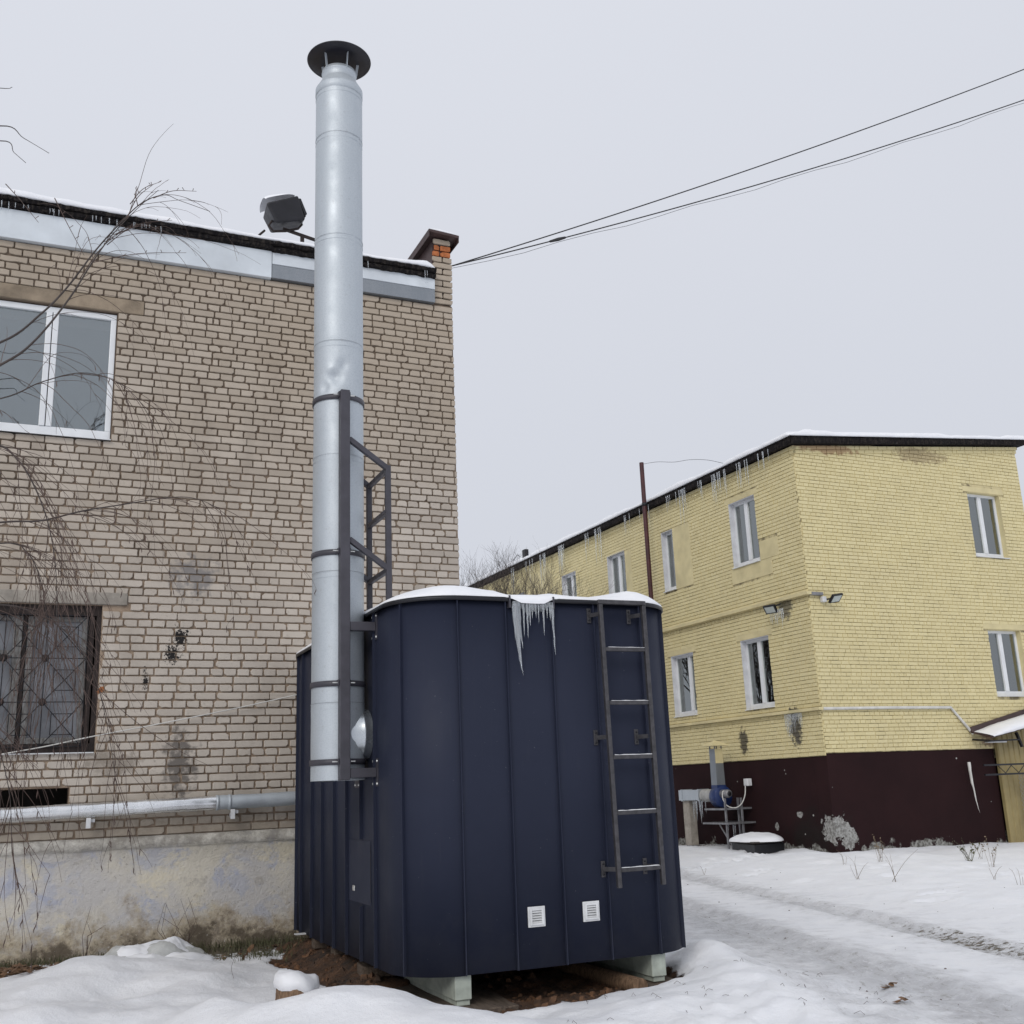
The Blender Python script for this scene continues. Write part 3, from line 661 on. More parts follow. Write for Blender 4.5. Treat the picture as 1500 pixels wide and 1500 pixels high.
# ------------------------------------------------------------------ snow lying on roofs
def snow_strip(a, b, inward, depth, T, over=.03, n=120, seed=0., lip=1., name='roof_snow', bumps=()):
    """snow along edge a-b (its foot), going back by depth along inward"""
    a, b, inw = Vector(a), Vector(b), Vector(inward); P = []
    for i in range(n+1):
        t = i/n; p = a+(b-a)*t; k = T*(.8+1.1*float(fbm(np.array([t*(b-a).length*1.3+seed]), np.array([seed]))[0])+.35*float(fbm(np.array([t*(b-a).length*5+seed]), np.array([3.]))[0]))
        for c_, s_, w_ in bumps: k += s_*math.exp(-((t-c_)/w_)**2)
        o_ = over*(.6+.9*float(fbm(np.array([t*(b-a).length*2+7+seed]), np.array([1.]))[0]))
        end = min(1, min(t, 1-t)*(b-a).length/.1+.02); k *= math.sqrt(end)
        row = [(-.002, .02), (o_*.2, .0), (o_*.9, .22), (o_, .5), (o_*.55, .82), (-.04, .98), (-.25, 1.03), (-depth*.6, 1.06), (-depth, 1.0)]
        P.append([tuple(p-inw*d_+Vector((0, 0, k*z_))) for d_, z_ in row])
    return MB().grid(P)
o = snow_strip((-4.2, 10.775, 7.352), (3.99, 10.79, 7.318), (0, 1, 0), 8, .085, .03, 170, 2., bumps=((.985, .03, .02),)).build('roof_snow', G['snow'], base=(1.5, 10.8, 7.33))
tag(o, 'snow lying along the black felt roof edge of the beige brick building', 'snow', kind='stuff')
o = snow_strip((3.945, 10.81, 7.833), (4.305, 10.81, 7.810), (0, 1, 0), 6, .03, .01, 30, 5.).build('coping_snow', G['snow'], base=(4.1, 10.8, 7.82))
tag(o, 'thin snow on the brown sheet coping of the brick parapet', 'snow', kind='stuff')

# ------------------------------------------------------------------ floodlight on the brick roof
fl = thing('roof_floodlight', 'big old black floodlight with snow on top, tilted on the brick building roof', 'floodlight', (2.3, 11.4, 7.35))
def tilt(p, c=(2.33, 11.42, 8.02), a=R(-22)):
    x, y, z = p; s_, c_ = math.sin(-a), math.cos(-a)
    return (c[0]+x*c_-z*s_, c[1]+y, c[2]+x*s_+z*c_)
mb = MB(); mb.hexa([tilt(p) for p in ((-.17, -.16, -.14), (.19, -.16, -.17), (.17, .2, -.13), (-.15, .2, -.1), (-.20, -.18, .12), (.21, -.18, .14), (.19, .2, .14), (-.17, .2, .12))])
mb.build('housing', G['black'], fl, bevel=.025, seg=2)
mb = MB()
for i in range(6): mb.hexa([tilt(p) for p in ((.205, -.15+.055*i, -.12), (.235, -.15+.055*i, -.10), (.235, -.135+.055*i, -.10), (.205, -.135+.055*i, -.12), (.205, -.15+.055*i, .11), (.235, -.15+.055*i, .10), (.235, -.135+.055*i, .10), (.205, -.135+.055*i, .11))])
mb.build('cooling_fin', G['black'], fl)
mb = MB(); mb.tube([tilt((-.17, -.05, -.06)), tilt((-.23, -.05, -.11)), tilt((-.2, -.05, -.19)), tilt((-.06, -.05, -.215)), tilt((.1, -.05, -.215)), tilt((.17, -.05, -.17))], .014, 6); mb.build('yoke', G['rust'], fl)
mb = MB(); mb.bar((1.98, 11.4, 7.62), (2.12, 11.4, 7.78), .022); mb.bar((2.33, 11.4, 7.84), (2.74, 11.4, 7.76), .03); mb.bar((2.56, 11.4, 7.34), (2.56, 11.4, 7.8), .04); mb.bar((2.74, 11.4, 7.34), (2.74, 11.4, 7.77), .03); mb.build('bracket', G['rust'], fl)
mb = MB(); mb.bar((1.98, 11.4, 7.36), (1.98, 11.4, 7.63), .02); mb.build('stay', G['rust'], fl)
P = []
for i in range(13):
    x = -.185+.03*i; row = []
    for j in range(9):
        y = -.165+.042*j; k = max(0, 1-((i-5)/7.2)**4)*max(0, 1-((j-4)/4.6)**4); row.append(tilt((x, y, .128+.045*(x+.2)+.105*k*(1.15-.03*i))))
    P.append(row)
sn = MB().grid(P).build('light_snow', G['snow'], base=(2.33, 11.42, 8.15)); tag(sn, 'cap of snow on the black floodlight on the roof', 'snow', kind='stuff')

# ------------------------------------------------------------------ heating pipe and white cable on the brick wall
hp = thing('heating_pipe', 'shiny foil wrapped heating pipe running along the foot of the beige brick wall', 'pipe', (.8, 10.75, 1.3))
def pc(x): return (x, 10.76, 1.312+.018*x)
for k, (x0, x1) in enumerate(((-4, -.55), (-.545, 1.665), (1.67, 2.6))):
    n = int((x1-x0)/.05)
    mb = MB(); mb.lathe([(.0655+.0012*math.sin(i*2.1)+rng.uniform(-.001, .001), x0+(x1-x0)*i/n) for i in range(n+1)], (0, 10.76, 0), 20, 'x', fn=lambda r, h, a: r+.0015*math.sin(3*a+h*9)+.0012*math.sin(7*a-h*31))
    mb.v = [(x, y, z+1.312+.018*x) for x, y, z in mb.v]; mb.build('pipe_section', G['foil'] if k < 2 else G['galv'], hp)
for x in (-.547, 1.667, 1.78):
    mb = MB(); mb.lathe([(.066, x-.014), (.071, x-.012), (.071, x+.012), (.066, x+.014)], (0, 10.76, 1.312+.018*x), 20, 'x'); mb.build('joint_band', G['galv'], hp)
for x in (.535, 1.81, -1.3):
    z = 1.312+.018*x-.066
    mb = MB(); mb.box((x-.006, 10.74, z-.075), (x+.004, 10.885, z-.035)); mb.box((x-.02, 10.72, z-.09), (x+.02, 10.735, z+.0)); mb.box((x+.02, 10.75, z-.04), (x+.055, 10.885, z-.01)); mb.build('bracket', G['white'], hp)
pts = [(-1.6, 10.80, 1.80), (-.6, 10.82, 1.80), (.0, 10.84, 1.875), (.55, 10.84, 1.985), (1.2, 10.84, 2.105), (1.9, 10.84, 2.245), (2.45, 10.83, 2.365), (2.75, 10.75, 2.42)]
wc = MB().tube(spline(pts, 8), .0062, 6).build('white_cable', G['wcable'], base=(1.2, 10.84, 2.1))
tag(wc, 'thin white cable slanting across the beige brick wall to the navy container', 'cable')

# ------------------------------------------------------------------ navy boiler container (frame C)
U0, U1, V0, V1, RC, ZB, ZT = 2.283, 4.546, 7.09, 10.80, .45, .186, 2.695
def plan(off=0., n=10, close=True):
    """rounded plan outline, clockwise from the start of the front-left corner, offset outward by off"""
    P = []
    for cx_, cy_, a0 in ((U0+RC, V0+RC, 180), (U1-RC, V0+RC, 270), (U1-RC, V1-RC, 0), (U0+RC, V1-RC, 90)):
        for i in range(n+1):
            a = R(a0+90*i/n); P.append((cx_+(RC+off)*math.cos(a), cy_+(RC+off)*math.sin(a)))
    return P
def path_len(P):
    s = [0.]
    for i in range(len(P)-1): s.append(s[-1]+math.dist(P[i], P[i+1]))
    return s
PL = plan(0, 14); PL = PL+[PL[0]]; SL = path_len(PL)
def at_s(s):
    s %= SL[-1]
    for i in range(len(SL)-1):
        if SL[i+1] >= s:
            t = (s-SL[i])/max(1e-9, SL[i+1]-SL[i]); p, q = PL[i], PL[i+1]
            d = (q[0]-p[0], q[1]-p[1]); L = math.hypot(*d) or 1
            return (p[0]+d[0]*t, p[1]+d[1]*t), (d[1]/L, -d[0]/L)
def s_of(u, v):
    best = min(range(1400), key=lambda k: (at_s(k*SL[-1]/1400)[0][0]-u)**2+(at_s(k*SL[-1]/1400)[0][1]-v)**2); return best*SL[-1]/1400
ct = thing('boiler_container', 'dark navy container with standing seams and rounded corners on pale green skids', 'container', (3.4, 8.9, 0), 'C')
seams = [s_of(*q) for q in ((2.342, 7.318), (2.68, 7.09), (3.05, 7.09), (3.414, 7.09), (3.77, 7.09), (4.154, 7.09), (4.45, 7.26), (4.546, 7.62), (4.546, 8.0), (4.546, 8.4), (4.546, 8.8), (4.546, 9.2), (4.546, 9.6), (4.546, 10.0), (4.5, 10.5), (4.1, 10.8), (3.7, 10.8), (3.3, 10.8), (2.9, 10.8), (2.5, 10.72), (2.30, 10.43), (2.283, 10.18), (2.283, 9.77), (2.283, 9.38), (2.283, 8.98), (2.283, 8.575), (2.283, 8.16), (2.283, 7.785))]
seams = sorted(seams); N = len(seams)
def panel(mb, s0, s1, z0, z1, off=0., th=.018):
    n = max(3, int((s1-s0)/.03)); ring = []
    for i in range(n+1):
        p, m_ = at_s(s0+(s1-s0)*i/n)
        b = off-.0012*math.sin(math.pi*i/n)*0
        ring.append(((p[0]+m_[0]*b, p[1]+m_[1]*b), (p[0]+m_[0]*(off-th), p[1]+m_[1]*(off-th))))
    vs = []
    for o_, i_ in ring: vs += [(o_[0], o_[1], z0), (o_[0], o_[1], z1), (i_[0], i_[1], z0), (i_[0], i_[1], z1)]
    fs = []
    for i in range(n):
        a, b = 4*i, 4*i+4; fs += [(a, b, b+1, a+1), (a+2, a+3, b+3, b+2), (a+1, b+1, b+3, a+3), (a, a+2, b+2, b)]
    mb.add(vs, fs, True); e = 4*n
    mb.add([vs[0], vs[1], vs[3], vs[2]], [(0, 1, 2, 3)]); mb.add([vs[e], vs[e+1], vs[e+3], vs[e+2]], [(0, 3, 2, 1)])
for i in range(N):
    s0, s1 = seams[i], seams[(i+1) % N]+(SL[-1] if i == N-1 else 0)
    mb = MB(); panel(mb, s0+.002, s1-.002, ZB+rng.uniform(-.003, .003), ZT, rng.uniform(-.001, .001)); mb.build('wall_panel', G['navy'], ct)
hv0, hv1, hz0, hz1 = 7.935, 8.545, .585, 1.03
for s in seams:
    p, m_ = at_s(s); t_ = (-m_[1], m_[0]); mb = MB()
    spans = [(ZB, ZT)]
    if abs(p[0]-U0) < .01 and abs(p[1]-8.16) < .02: spans = [(ZB, .567), (1.04, ZT)]
    for z0, z1 in spans:
        q = [(p[0]+t_[0]*k+m_[0]*d_, p[1]+t_[1]*k+m_[1]*d_) for k, d_ in ((-.0035, -.01), (.0035, -.01), (.0035, .024), (-.0035, .024))]
        mb.hexa([(x, y, z0) for x, y in q]+[(x, y, z1) for x, y in q])
    mb.build('standing_seam', G['navy'], ct)
# hatch in the side, with its lock plate
mb = MB().box((U0-.0025, hv0, hz0), (U0+.01, hv1, hz1)); ht = mb.build('hatch', G['navy'], ct)
MB().box((U0-.010, 8.36, .66), (U0-.0025, 8.415, .70)).build('lock_plate', G['bolt'], ht, bevel=.003)
mb = MB().box((U0-.0045, hv0-.002, hz0+.02), (U0-.0026, hv0+.003, hz1-.03)); mb.build('hatch_edge', G['black'], ht)
# roof, drip edges with the gap where the melt water runs
mb = MB(); P = plan(-.004, 10); mb.add([(x, y, ZT-.03) for x, y in P]+[(x, y, ZT+.012) for x, y in P], [tuple(reversed(range(len(P)))), tuple(range(len(P), 2*len(P)))]+[(i, (i+1) % len(P), len(P)+(i+1) % len(P), len(P)+i) for i in range(len(P))])
mb.build('roof', G['navy'], ct)
sg0, sg1 = s_of(3.085, V0), s_of(3.437, V0)
for a, b in ((sg1, seams[13]), (seams[13]+.004, seams[20]), (seams[20]+.004, sg0+SL[-1])):
    mb = MB(); panel(mb, a, b, ZT-.014, ZT+.014, .034, .010); panel(mb, a, b, ZT+.002, ZT+.011, .024, .06)
    mb.build('drip_edge', G['black'], ct)
for u in (3.085, 3.437):
    MB().box((u-.012, V0-.04, ZT-.06), (u+.0, V0+.02, ZT+.03)).build('edge_end', G['graph'], ct)
# floor and skids
mb = MB(); P = plan(-.03, 10); mb.add([(x, y, ZB+.004) for x, y in P]+[(x, y, ZB+.05) for x, y in P], [tuple(reversed(range(len(P)))), tuple(range(len(P), 2*len(P)))]+[(i, (i+1) % len(P), len(P)+(i+1) % len(P), len(P)+i) for i in range(len(P))]); mb.build('floor', G['dark'], ct)
for u in (2.675, 4.165):
    mb = MB().box((u-.058, V0+.045, .032), (u+.058, V1-.3, ZB-.003)); sk = mb.build('skid', G['skid'], ct, bevel=.004)
    MB().box((u-.042, V0+.06, -.004), (u+.05, V1-.4, .030)).build('base_flange', G['skid'], sk, bevel=.003)
# ventilation grilles
for (u, z) in ((3.201, .512), (3.621, .515)):
    mb = MB(); d = V0
    for k, (hw, hh, y0, y1) in enumerate(((.064, .066, -.010, 0), (.052, .054, -.018, -.010))):
        iw, ih = .036, .040
        mb.box((u-hw, d+y0, z-hh), (u-iw, d+y1, z+hh)); mb.box((u+iw, d+y0, z-hh), (u+hw, d+y1, z+hh)); mb.box((u-iw, d+y0, z-hh), (u+iw, d+y1, z-ih)); mb.box((u-iw, d+y0, z+ih), (u+iw, d+y1, z+hh))
    v = mb.build('vent_grille', G['white'], ct, bevel=.0015)
    MB().box((u-iw, d-.002, z-ih), (u+iw, d-.001, z+ih)).build('backing', G['dark'], v)
    for k in range(5):
        zz = z-.032+k*.016; mb = MB(); mb.hexa([(u-iw, d-.018, zz-.006), (u+iw, d-.018, zz-.006), (u+iw, d-.016, zz-.006), (u-iw, d-.016, zz-.006), (u-iw, d-.006, zz+.006), (u+iw, d-.006, zz+.006), (u+iw, d-.003, zz+.006), (u-iw, d-.003, zz+.006)])
        mb.build('louvre', G['white'], v)
# snow on the container roof
def cont_snow():
    mb = MB(); nr_ = 16; outline = plan(.028, 9); L = [[]]
    # densify the outline
    D = []
    for i in range(len(outline)):
        p, q = outline[i], outline[(i+1) % len(outline)]; m_ = max(1, int(math.dist(p, q)/.06))
        D += [(p[0]+(q[0]-p[0])*k/m_, p[1]+(q[1]-p[1])*k/m_) for k in range(m_)]
    cx_, cy_ = (U0+U1)/2, (V0+V1)/2; rows = []
    for j in range(nr_+1):
        d = [0, .0, .006, .02, .05, .09, .14, .2, .28, .38, .5, .62, .75, .9, 1.05, 1.12, 1.13][j]; row = []
        for (x, y) in D:
            k = 1-d/1.13*.98; xx, yy = cx_+(x-cx_)*k, cy_+(y-cy_)*(1-d/1.9) if False else cy_+(y-cy_)*k
            fx = np.array([xx]); fy = np.array([yy])
            T = .055+.07*float(fbm(fx*1.6, fy*1.6)[0])
            T += .075*math.exp(-((x-2.62)/.26)**2-((y-7.3)/.35)**2)+.085*math.exp(-((x-4.36)/.19)**2-((y-7.25)/.5)**2)+.02*math.exp(-((x-3.3)/.2)**2)-.02*math.exp(-((x-3.08)/.07)**2)-.022*math.exp(-((x-3.8)/.3)**2)*(y < 8)
            T -= .03*sstep(8.5, 7.7, y)*(x < 2.45)*math.exp(-((y-7.75)/.35)**2)
            T = max(.015, T); gap = math.exp(-((x-3.26)/.15)**6) if y < 7.2 else 0
            z0 = ZT+.018-.045*gap; hgt = 0 if j == 0 else T*(1-(1-min(1, d/.17))**2.4)+(.012 if j >= 1 else 0)
            z = z0+hgt+(.05*gap if 0 < j < 4 else 0)*(j/4) if j else z0
            row.append((xx, yy-.018*gap*(j < 4), z))
        rows.append(row+[row[0]])
    mb.grid(rows); return mb
sn = cont_snow().build('container_snow', G['snow'], base=(3.4, 7.2, 2.72), fr='C'); tag(sn, 'rounded layer of snow on the navy container roof', 'snow', kind='stuff')
# icicles in the gap of the drip edge
def icicle_mb(x, y, z, L, r, bend=0., nn=9, rr=None):
    rr = rr or rng; pts, rs = [], []
    for i in range(nn+1):
        t = i/nn; pts.append((x+bend*t*t+rr.uniform(-1, 1)*r*.14, y+rr.uniform(-1, 1)*r*.14, z-L*t)); rs.append(max(.0006, r*(1-t)**.75*(1+.18*rr.uniform(-1, 1))))
    return MB().tube(pts, rs, 7)
ics = [(3.112, .27, .017, 0), (3.125, .52, .026, .035), (3.148, .33, .016, .02), (3.185, .24, .010, 0), (3.215, .25, .011, 0), (3.235, .16, .012, 0), (3.255, .11, .008, 0), (3.285, .10, .008, 0), (3.305, .14, .007, 0), (3.345, .23, .010, 0), (3.375, .10, .009, 0), (3.40, .12, .010, 0), (3.418, .37, .013, .01)]
for i, (u, L, r, b) in enumerate(ics):
    o = icicle_mb(u, V0-.035, ZT-.03, L, r, b).build('icicle', G['ice'], base=(u, V0-.035, ZT-.03), fr='C')
    lab = {1: 'longest thick icicle at the left of the gap in the container roof edge', 12: 'long thin icicle at the right end of the gap in the container roof edge'}.get(i, 'small icicle hanging in the gap of the navy container roof edge')
    tag(o, lab, 'icicle', 'icicles hanging from the container roof')
mb = MB()   # frozen fringe
for i in range(40):
    u = rng.uniform(3.095, 3.43); mb.tube([(u, V0-.03, ZT-.012), (u, V0-.032, ZT-.045-rng.random()*.04)], [.009, .002], 5)
tag(mb.build('ice_fringe', G['ice'], base=(3.26, V0-.03, ZT-.02), fr='C'), 'frozen fringe along the gap in the navy container roof edge', 'ice', kind='stuff')

# ------------------------------------------------------------------ fixed ladder on the container
ld = thing('fixed_ladder', 'dark steel wall ladder bolted to the front of the navy container', 'ladder', (3.97, 7.0, .66), 'C')
lv = 6.975; w_ = .031
for u_t, u_b, d in ((3.775, 3.797, 0), (4.142, 4.152, 0)):
    MB().bar((u_b, lv, .662), (u_t, lv, 2.668), w_, .034, up=(0, 1, 0)).build('rail', G['ladder'], ld, bevel=.003)
MB().box((3.757, lv-.017, 2.669), (4.160, lv+.017, 2.701)).build('top_bar', G['ladder'], ld, bevel=.003)
for z in (2.332, 1.941, 1.554, 1.167, .780):
    t = (z-.66)/2; MB().box((3.797-.022*t+.0165, lv-.014, z-.014), (4.152-.01*t-.0165, lv+.014, z+.014)).build('rung', G['ladder'], ld, bevel=.003)
for z in (2.597, 1.70, .787):
    for u, ur in ((3.735, 3.775+.011*(2.6-z)), (4.075, 4.125)):
        mb = MB().box((u-.016, V0-.008, z-.055), (u+.016, V0-.001, z+.055)); b = mb.build('bracket', G['ladder'], ld, bevel=.001)
        mb = MB().bar((u, V0-.008, z), (ur-.005, lv+.016, z), .010, .030); mb.build('bracket_arm', G['ladder'], b)
        mb = MB()
        for dz in (-.035, .035): mb.lathe([(.0005, V0-.0125), (.008, V0-.012), (.009, V0-.008)], (u, 0, z+dz), 6, 'y')
        mb.v = [(x, 2*0+y, z_) for x, y, z_ in mb.v]
        mb.v = [(x, -y if y < 0 else y, z_) for x, y, z_ in mb.v]
        mb.build('bolt', G['black'], b)
sn = MB()
for z in (2.332, 1.941, 1.554, 1.167, .780):
    n = 8; sn.grid([[(3.82+.31*i/n, lv-.012+.024*j/3, z+.0142+(.005*math.sin(math.pi*j/3)+.0005)*(.5+.9*rng.random())) for j in range(4)] for i in range(n+1)])
tag(sn.build('rung_snow', G['snow'], base=(3.97, lv, 1.5), fr='C'), 'traces of snow on the rungs of the dark steel ladder', 'snow', kind='stuff')

# ------------------------------------------------------------------ steel flue with its mast
fc = (2.06, 8.035); RF = .200
ch = thing('flue_chimney', 'tall shiny galvanised flue with a dark rain cap on a graphite mast', 'chimney', (fc[0], fc[1], 1.47), 'C')
joints = [1.47, 2.03, 3.02, 3.953, 4.912, 5.865, 6.825, 7.27]
def dent(r, h, a):
    da = (a-R(-112)+math.pi) % (2*math.pi)-math.pi
    k = .036*math.exp(-((h-4.60)/.06)**2-(da/.32)**2)+.022*math.exp(-((h-4.70)/.05)**2-((da-.35)/.22)**2)-.010*math.exp(-((h-4.66)/.03)**2-((da+.15)/.25)**2)
    k += .018*math.exp(-((h-4.52)/.05)**2-((da+.45)/.2)**2)
    return r-k
for i in range(len(joints)-1):
    z0, z1 = joints[i], joints[i+1]; rr = RF-.0012*(i % 2)
    prof = [(rr, z0+.001)]; n = 60 if i == 3 else 10
    zs_ = [z0+.001+(z1-.052-z0)*k/n for k in range(1, n+1)]
    prof += [(rr+rng.uniform(-.0004, .0004), z) for z in zs_]
    prof += [(rr, z1-.001)]
    off = rng.uniform(-.25, .25)
    seam_a = R(-62)+off
    fn = lambda r, h, a, sa=seam_a, dn=(i == 3): (dent(r, h, a) if dn else r)+(.0022 if abs((a-sa+math.pi) % (2*math.pi)-math.pi) < .035 else 0)+.0007*math.sin(3*a+h*2)
    mb = MB().lathe(prof, (fc[0], fc[1], 0), 96 if i == 3 else 72, 'z', fn=fn)
    for q0, q1, ro in ((z1-.047, z1-.0435, .0016), (z1-.004, z1-.0008, .0024)):
        mb.lathe([(rr+ro, q0), (rr+ro, q1)], (fc[0], fc[1], 0), 72); mb.lathe([(rr-.004, q0), (rr+ro, q0)], (fc[0], fc[1], 0), 72, smooth=False); mb.lathe([(rr+ro, q1), (rr-.004, q1)], (fc[0], fc[1], 0), 72, smooth=False)
    mb.lathe([(rr+.0004, z1-.009), (rr+.0004, z1-.0045)], (fc[0], fc[1], 0), 72)
    fs_ = mb.build('flue_section', G['galv'], ch)
    if i:
        mb = MB()
        mb.lathe([(rr+.0007, z0-.0012), (rr+.0007, z0+.0012)], (fc[0], fc[1], 0), 72, smooth=True); mb.build('joint_gap', G['black'], fs_)
MB().lathe([(.0, 1.476), (RF-.012, 1.476)], (*fc, 0), 48).build('bottom_plate', G['galv'], ch)
mb = MB(); mb.lathe([(RF, 7.27), (RF+.004, 7.275), (RF+.004, 7.335), (RF-.002, 7.345), (.150, 7.43), (.147, 7.44), (.147, 7.50), (.152, 7.505), (.147, 7.51), (.147, 7.53), (.13, 7.53), (.13, 7.40)], (*fc, 0), 64)
mb.build('top_cone', G['galv'], ch)
mb = MB(); mb.lathe([(.0, 7.735), (.275, 7.655), (.279, 7.647), (.275, 7.643), (.14, 7.645), (.0, 7.655)], (*fc, 0), 64)
cp = mb.build('rain_cap', G['capin'], ch)
for k in range(5):
    a = R(-150+72*k); mb = MB(); mb.bar((fc[0]+.143*math.cos(a), fc[1]+.143*math.sin(a), 7.50), (fc[0]+.165*math.cos(a), fc[1]+.165*math.sin(a), 7.650), .022, .005, up=(-math.sin(a), math.cos(a), 0)); mb.build('cap_strut', G['galv'], ch)
pv = fc[1]-RF-.048; pu = 2.044
for v in (pv, fc[1]+RF+.048): MB().box((pu-.037, v-.037, 1.468), (pu+.037, v+.037, 4.455)).build('mast_post', G['graph'], ch, bevel=.004)
for z in (4.425, 3.163, 2.168, 1.601):
    mb = MB(); mb.lathe([(RF+.002, z-.021), (RF+.0085, z-.021), (RF+.0085, z+.021), (RF+.002, z+.021)], (*fc, 0), 64); st = mb.build('strap', G['graph'], ch)
    for sg in (-1, 1):
        mb = MB(); mb.box((pu+sg*.040, pv-.012, z-.021), (pu+sg*.047, pv+.075, z+.021)); mb.build('strap_lug', G['graph'], st)
        MB().tube([(pu+sg*.037, pv+.012, z), (pu+sg*.085, pv+.012, z)], .0055, 6).build('bolt', G['bolt'], st)
zt_ = 2.585
for v in (pv, fc[1]+RF+.048):
    for z, z2 in ((zt_, 0), (1.517, 0)):
        MB().box((pu+.0375, v-.032, z-.033), (U0-.006, v+.032, z+.033)).build('bracket_tube', G['graph'], ch, bevel=.003)
        pl = MB().box((U0-.005, v-.06, z-.10), (U0-.0005, v+.075, z+.10)).build('base_plate', G['graph'], ch)
        for dz in (-.08, .08):
            for dv in (-.045, .055): MB().lathe([(.0095, 0), (.0095, -.007), (.0005, -.009)], (U0-.005, v+dv, z+dz), 6, 'x').build('bolt', G['bolt'], pl)
ru = 2.393
for v in (pv, 8.32): MB().box((ru-.021, v-.021, ZT+.025), (ru+.021, v+.021, 3.868)).build('stay_post', G['graph'], ch, bevel=.003)
vb = fc[1]+RF+.048
for (p, q) in (((pu+.037, pv, 4.06), (ru, pv, 3.842)), ((pu+.037, vb, 4.06), (ru, 8.32, 3.842)), ((pu+.037, pv, 3.255), (ru, pv, 3.035)), ((pu+.037, vb, 3.255), (ru, 8.32, 3.035))):
    MB().bar(p, q, .040).build('stay_arm', G['graph'], ch, bevel=.003)
for z in (3.84, 3.50, 3.03): MB().box((ru-.018, pv+.0215, z-.018), (ru+.018, 8.2985, z+.018)).build('cross_bar', G['graph'], ch, bevel=.002)
# horizontal branch and its conical rosette at the wall
cz_ = 1.80
mb = MB(); mb.lathe([(.193, 0), (.193, .150), (.196, .154), (.196, .170), (.193, .174), (.193, U0-.003-2.06)], (2.06, 8.035, cz_), 64, 'x'); mb.build('tee_branch', G['shiny'], ch)

# ------------------------------------------------------------------ timbers and the log round the container
def plank(name, a, b, w, h, lab, cat, mat='timber', fr='C', grp=None):
    mb = MB(); a, b = Vector(a), Vector(b); n = 7; d = (b-a).normalized(); x = d.cross(Vector((0, 0, 1))).normalized(); vs = []
    for i in range(n+1):
        p = a+(b-a)*i/n
        for sx_, sz_ in ((-1, 0), (1, 0), (1, 1), (-1, 1)): vs.append(p+x*(sx_*w/2*(1+rng.uniform(-.07, .07)))+Vector((0, 0, sz_*h*(1+rng.uniform(-.14, .10)))))
    fs = [(0, 1, 2, 3), tuple(4*n+k for k in (3, 2, 1, 0))]+[(4*i+k, 4*i+4+k, 4*i+4+(k+1) % 4, 4*i+(k+1) % 4) for i in range(n) for k in range(4)]
    mb.add(vs, fs); o = mb.build(name, G[mat], base=tuple(a), fr=fr, bevel=.006); return tag(o, lab, cat, grp)
plank('timber_sleeper', (2.70, 6.98, -.075), (2.62, 8.5, -.06), .42, .068, 'wide wet plank under the near left skid of the container', 'plank')
plank('timber_sleeper', (2.93, 7.02, -.078), (3.02, 8.2, -.07), .17, .060, 'narrow grey plank lying right of the near left skid', 'plank')
plank('timber_sleeper', (2.29, 9.78, .10), (2.80, 9.72, .10), .17, .075, 'short dark board stacked under the far left edge of the container', 'plank')
plank('timber_sleeper', (2.33, 9.25, .085), (2.85, 9.2, .09), .20, .085, 'dark wet board under the middle of the container side', 'plank')
plank('timber_sleeper', (2.31, 8.35, .05), (2.9, 8.3, .06), .22, .09, 'muddy board end under the container near the flue', 'plank')
plank('timber_sleeper', (4.19, 7.0, -.06), (4.16, 8.4, -.05), .30, .052, 'rough plank under the right skid of the container', 'plank')
plank('timber_offcut', (4.30, 7.06, -.04), (4.62, 6.99, -.02), .09, .045, 'broken wood offcut beside the right skid', 'wood', 'log')
mb = MB().box((2.19, 10.0, .19), (2.30, 10.06, .20)); tag(mb.build('white_strip', G['white'], base=(2.25, 10, .28), fr='C'), 'small white strip lying on the boards by the container', 'strip')
MBx = MB(); MBx.tube([(3.96, 7.05, -.005), (3.93, 7.5, .0), (3.88, 8.3, .01)], [.058, .06, .06], 12)
tag(MBx.build('round_log', G['log'], base=(3.96, 7.05, -.03), fr='C'), 'round log end lying under the container beside the right skid', 'log')
mb = MB().box((4.50, 7.75, .05), (4.56, 7.84, .20)); tag(mb.build('rusty_bracket', G['log'], base=(4.52, 7.8, .05), fr='C', bevel=.01), 'small rusty brown block at the right corner of the container', 'bracket')
# stump with a snow cap
lg = thing('log_stump', 'short sawn log standing in the snow left of the container', 'log', (1.81, 7.98, 0))
def bumpy(r, h, a): return r*(1+.06*math.sin(3*a+1)+.04*math.sin(7*a+h*30)+.02*math.sin(13*a))
MB().lathe([(.145, -.08), (.142, 0), (.138, .05), (.134, .100), (.10, .106), (.001, .107)], (1.81, 7.98, .0), 32, fn=bumpy).build('trunk', G['log'], lg)
mb = MB(); mb.lathe([(.137, .085), (.150, .105), (.155, .125), (.146, .155), (.120, .182), (.08, .198), (.035, .205), (.001, .206)], (1.81, 7.98, 0), 32, fn=lambda r, h, a: r*(1+.05*math.sin(3*a+1)+.03*math.sin(5*a+h*9)))
mb.v = [(x, y, z+(.09*float(fbm(np.array([x*8.]), np.array([y*8.]))[0])-.16*(x-1.81) if z > .13 else -.25*max(0, x-1.80)+.06*float(fbm(np.array([x*14.]), np.array([y*14.]))[0]))) for x, y, z in mb.v]
tag(mb.build('stump_snow', G['snow'], base=(1.81, 7.98, .13)), 'round cap of snow on the short sawn log', 'snow', kind='stuff')
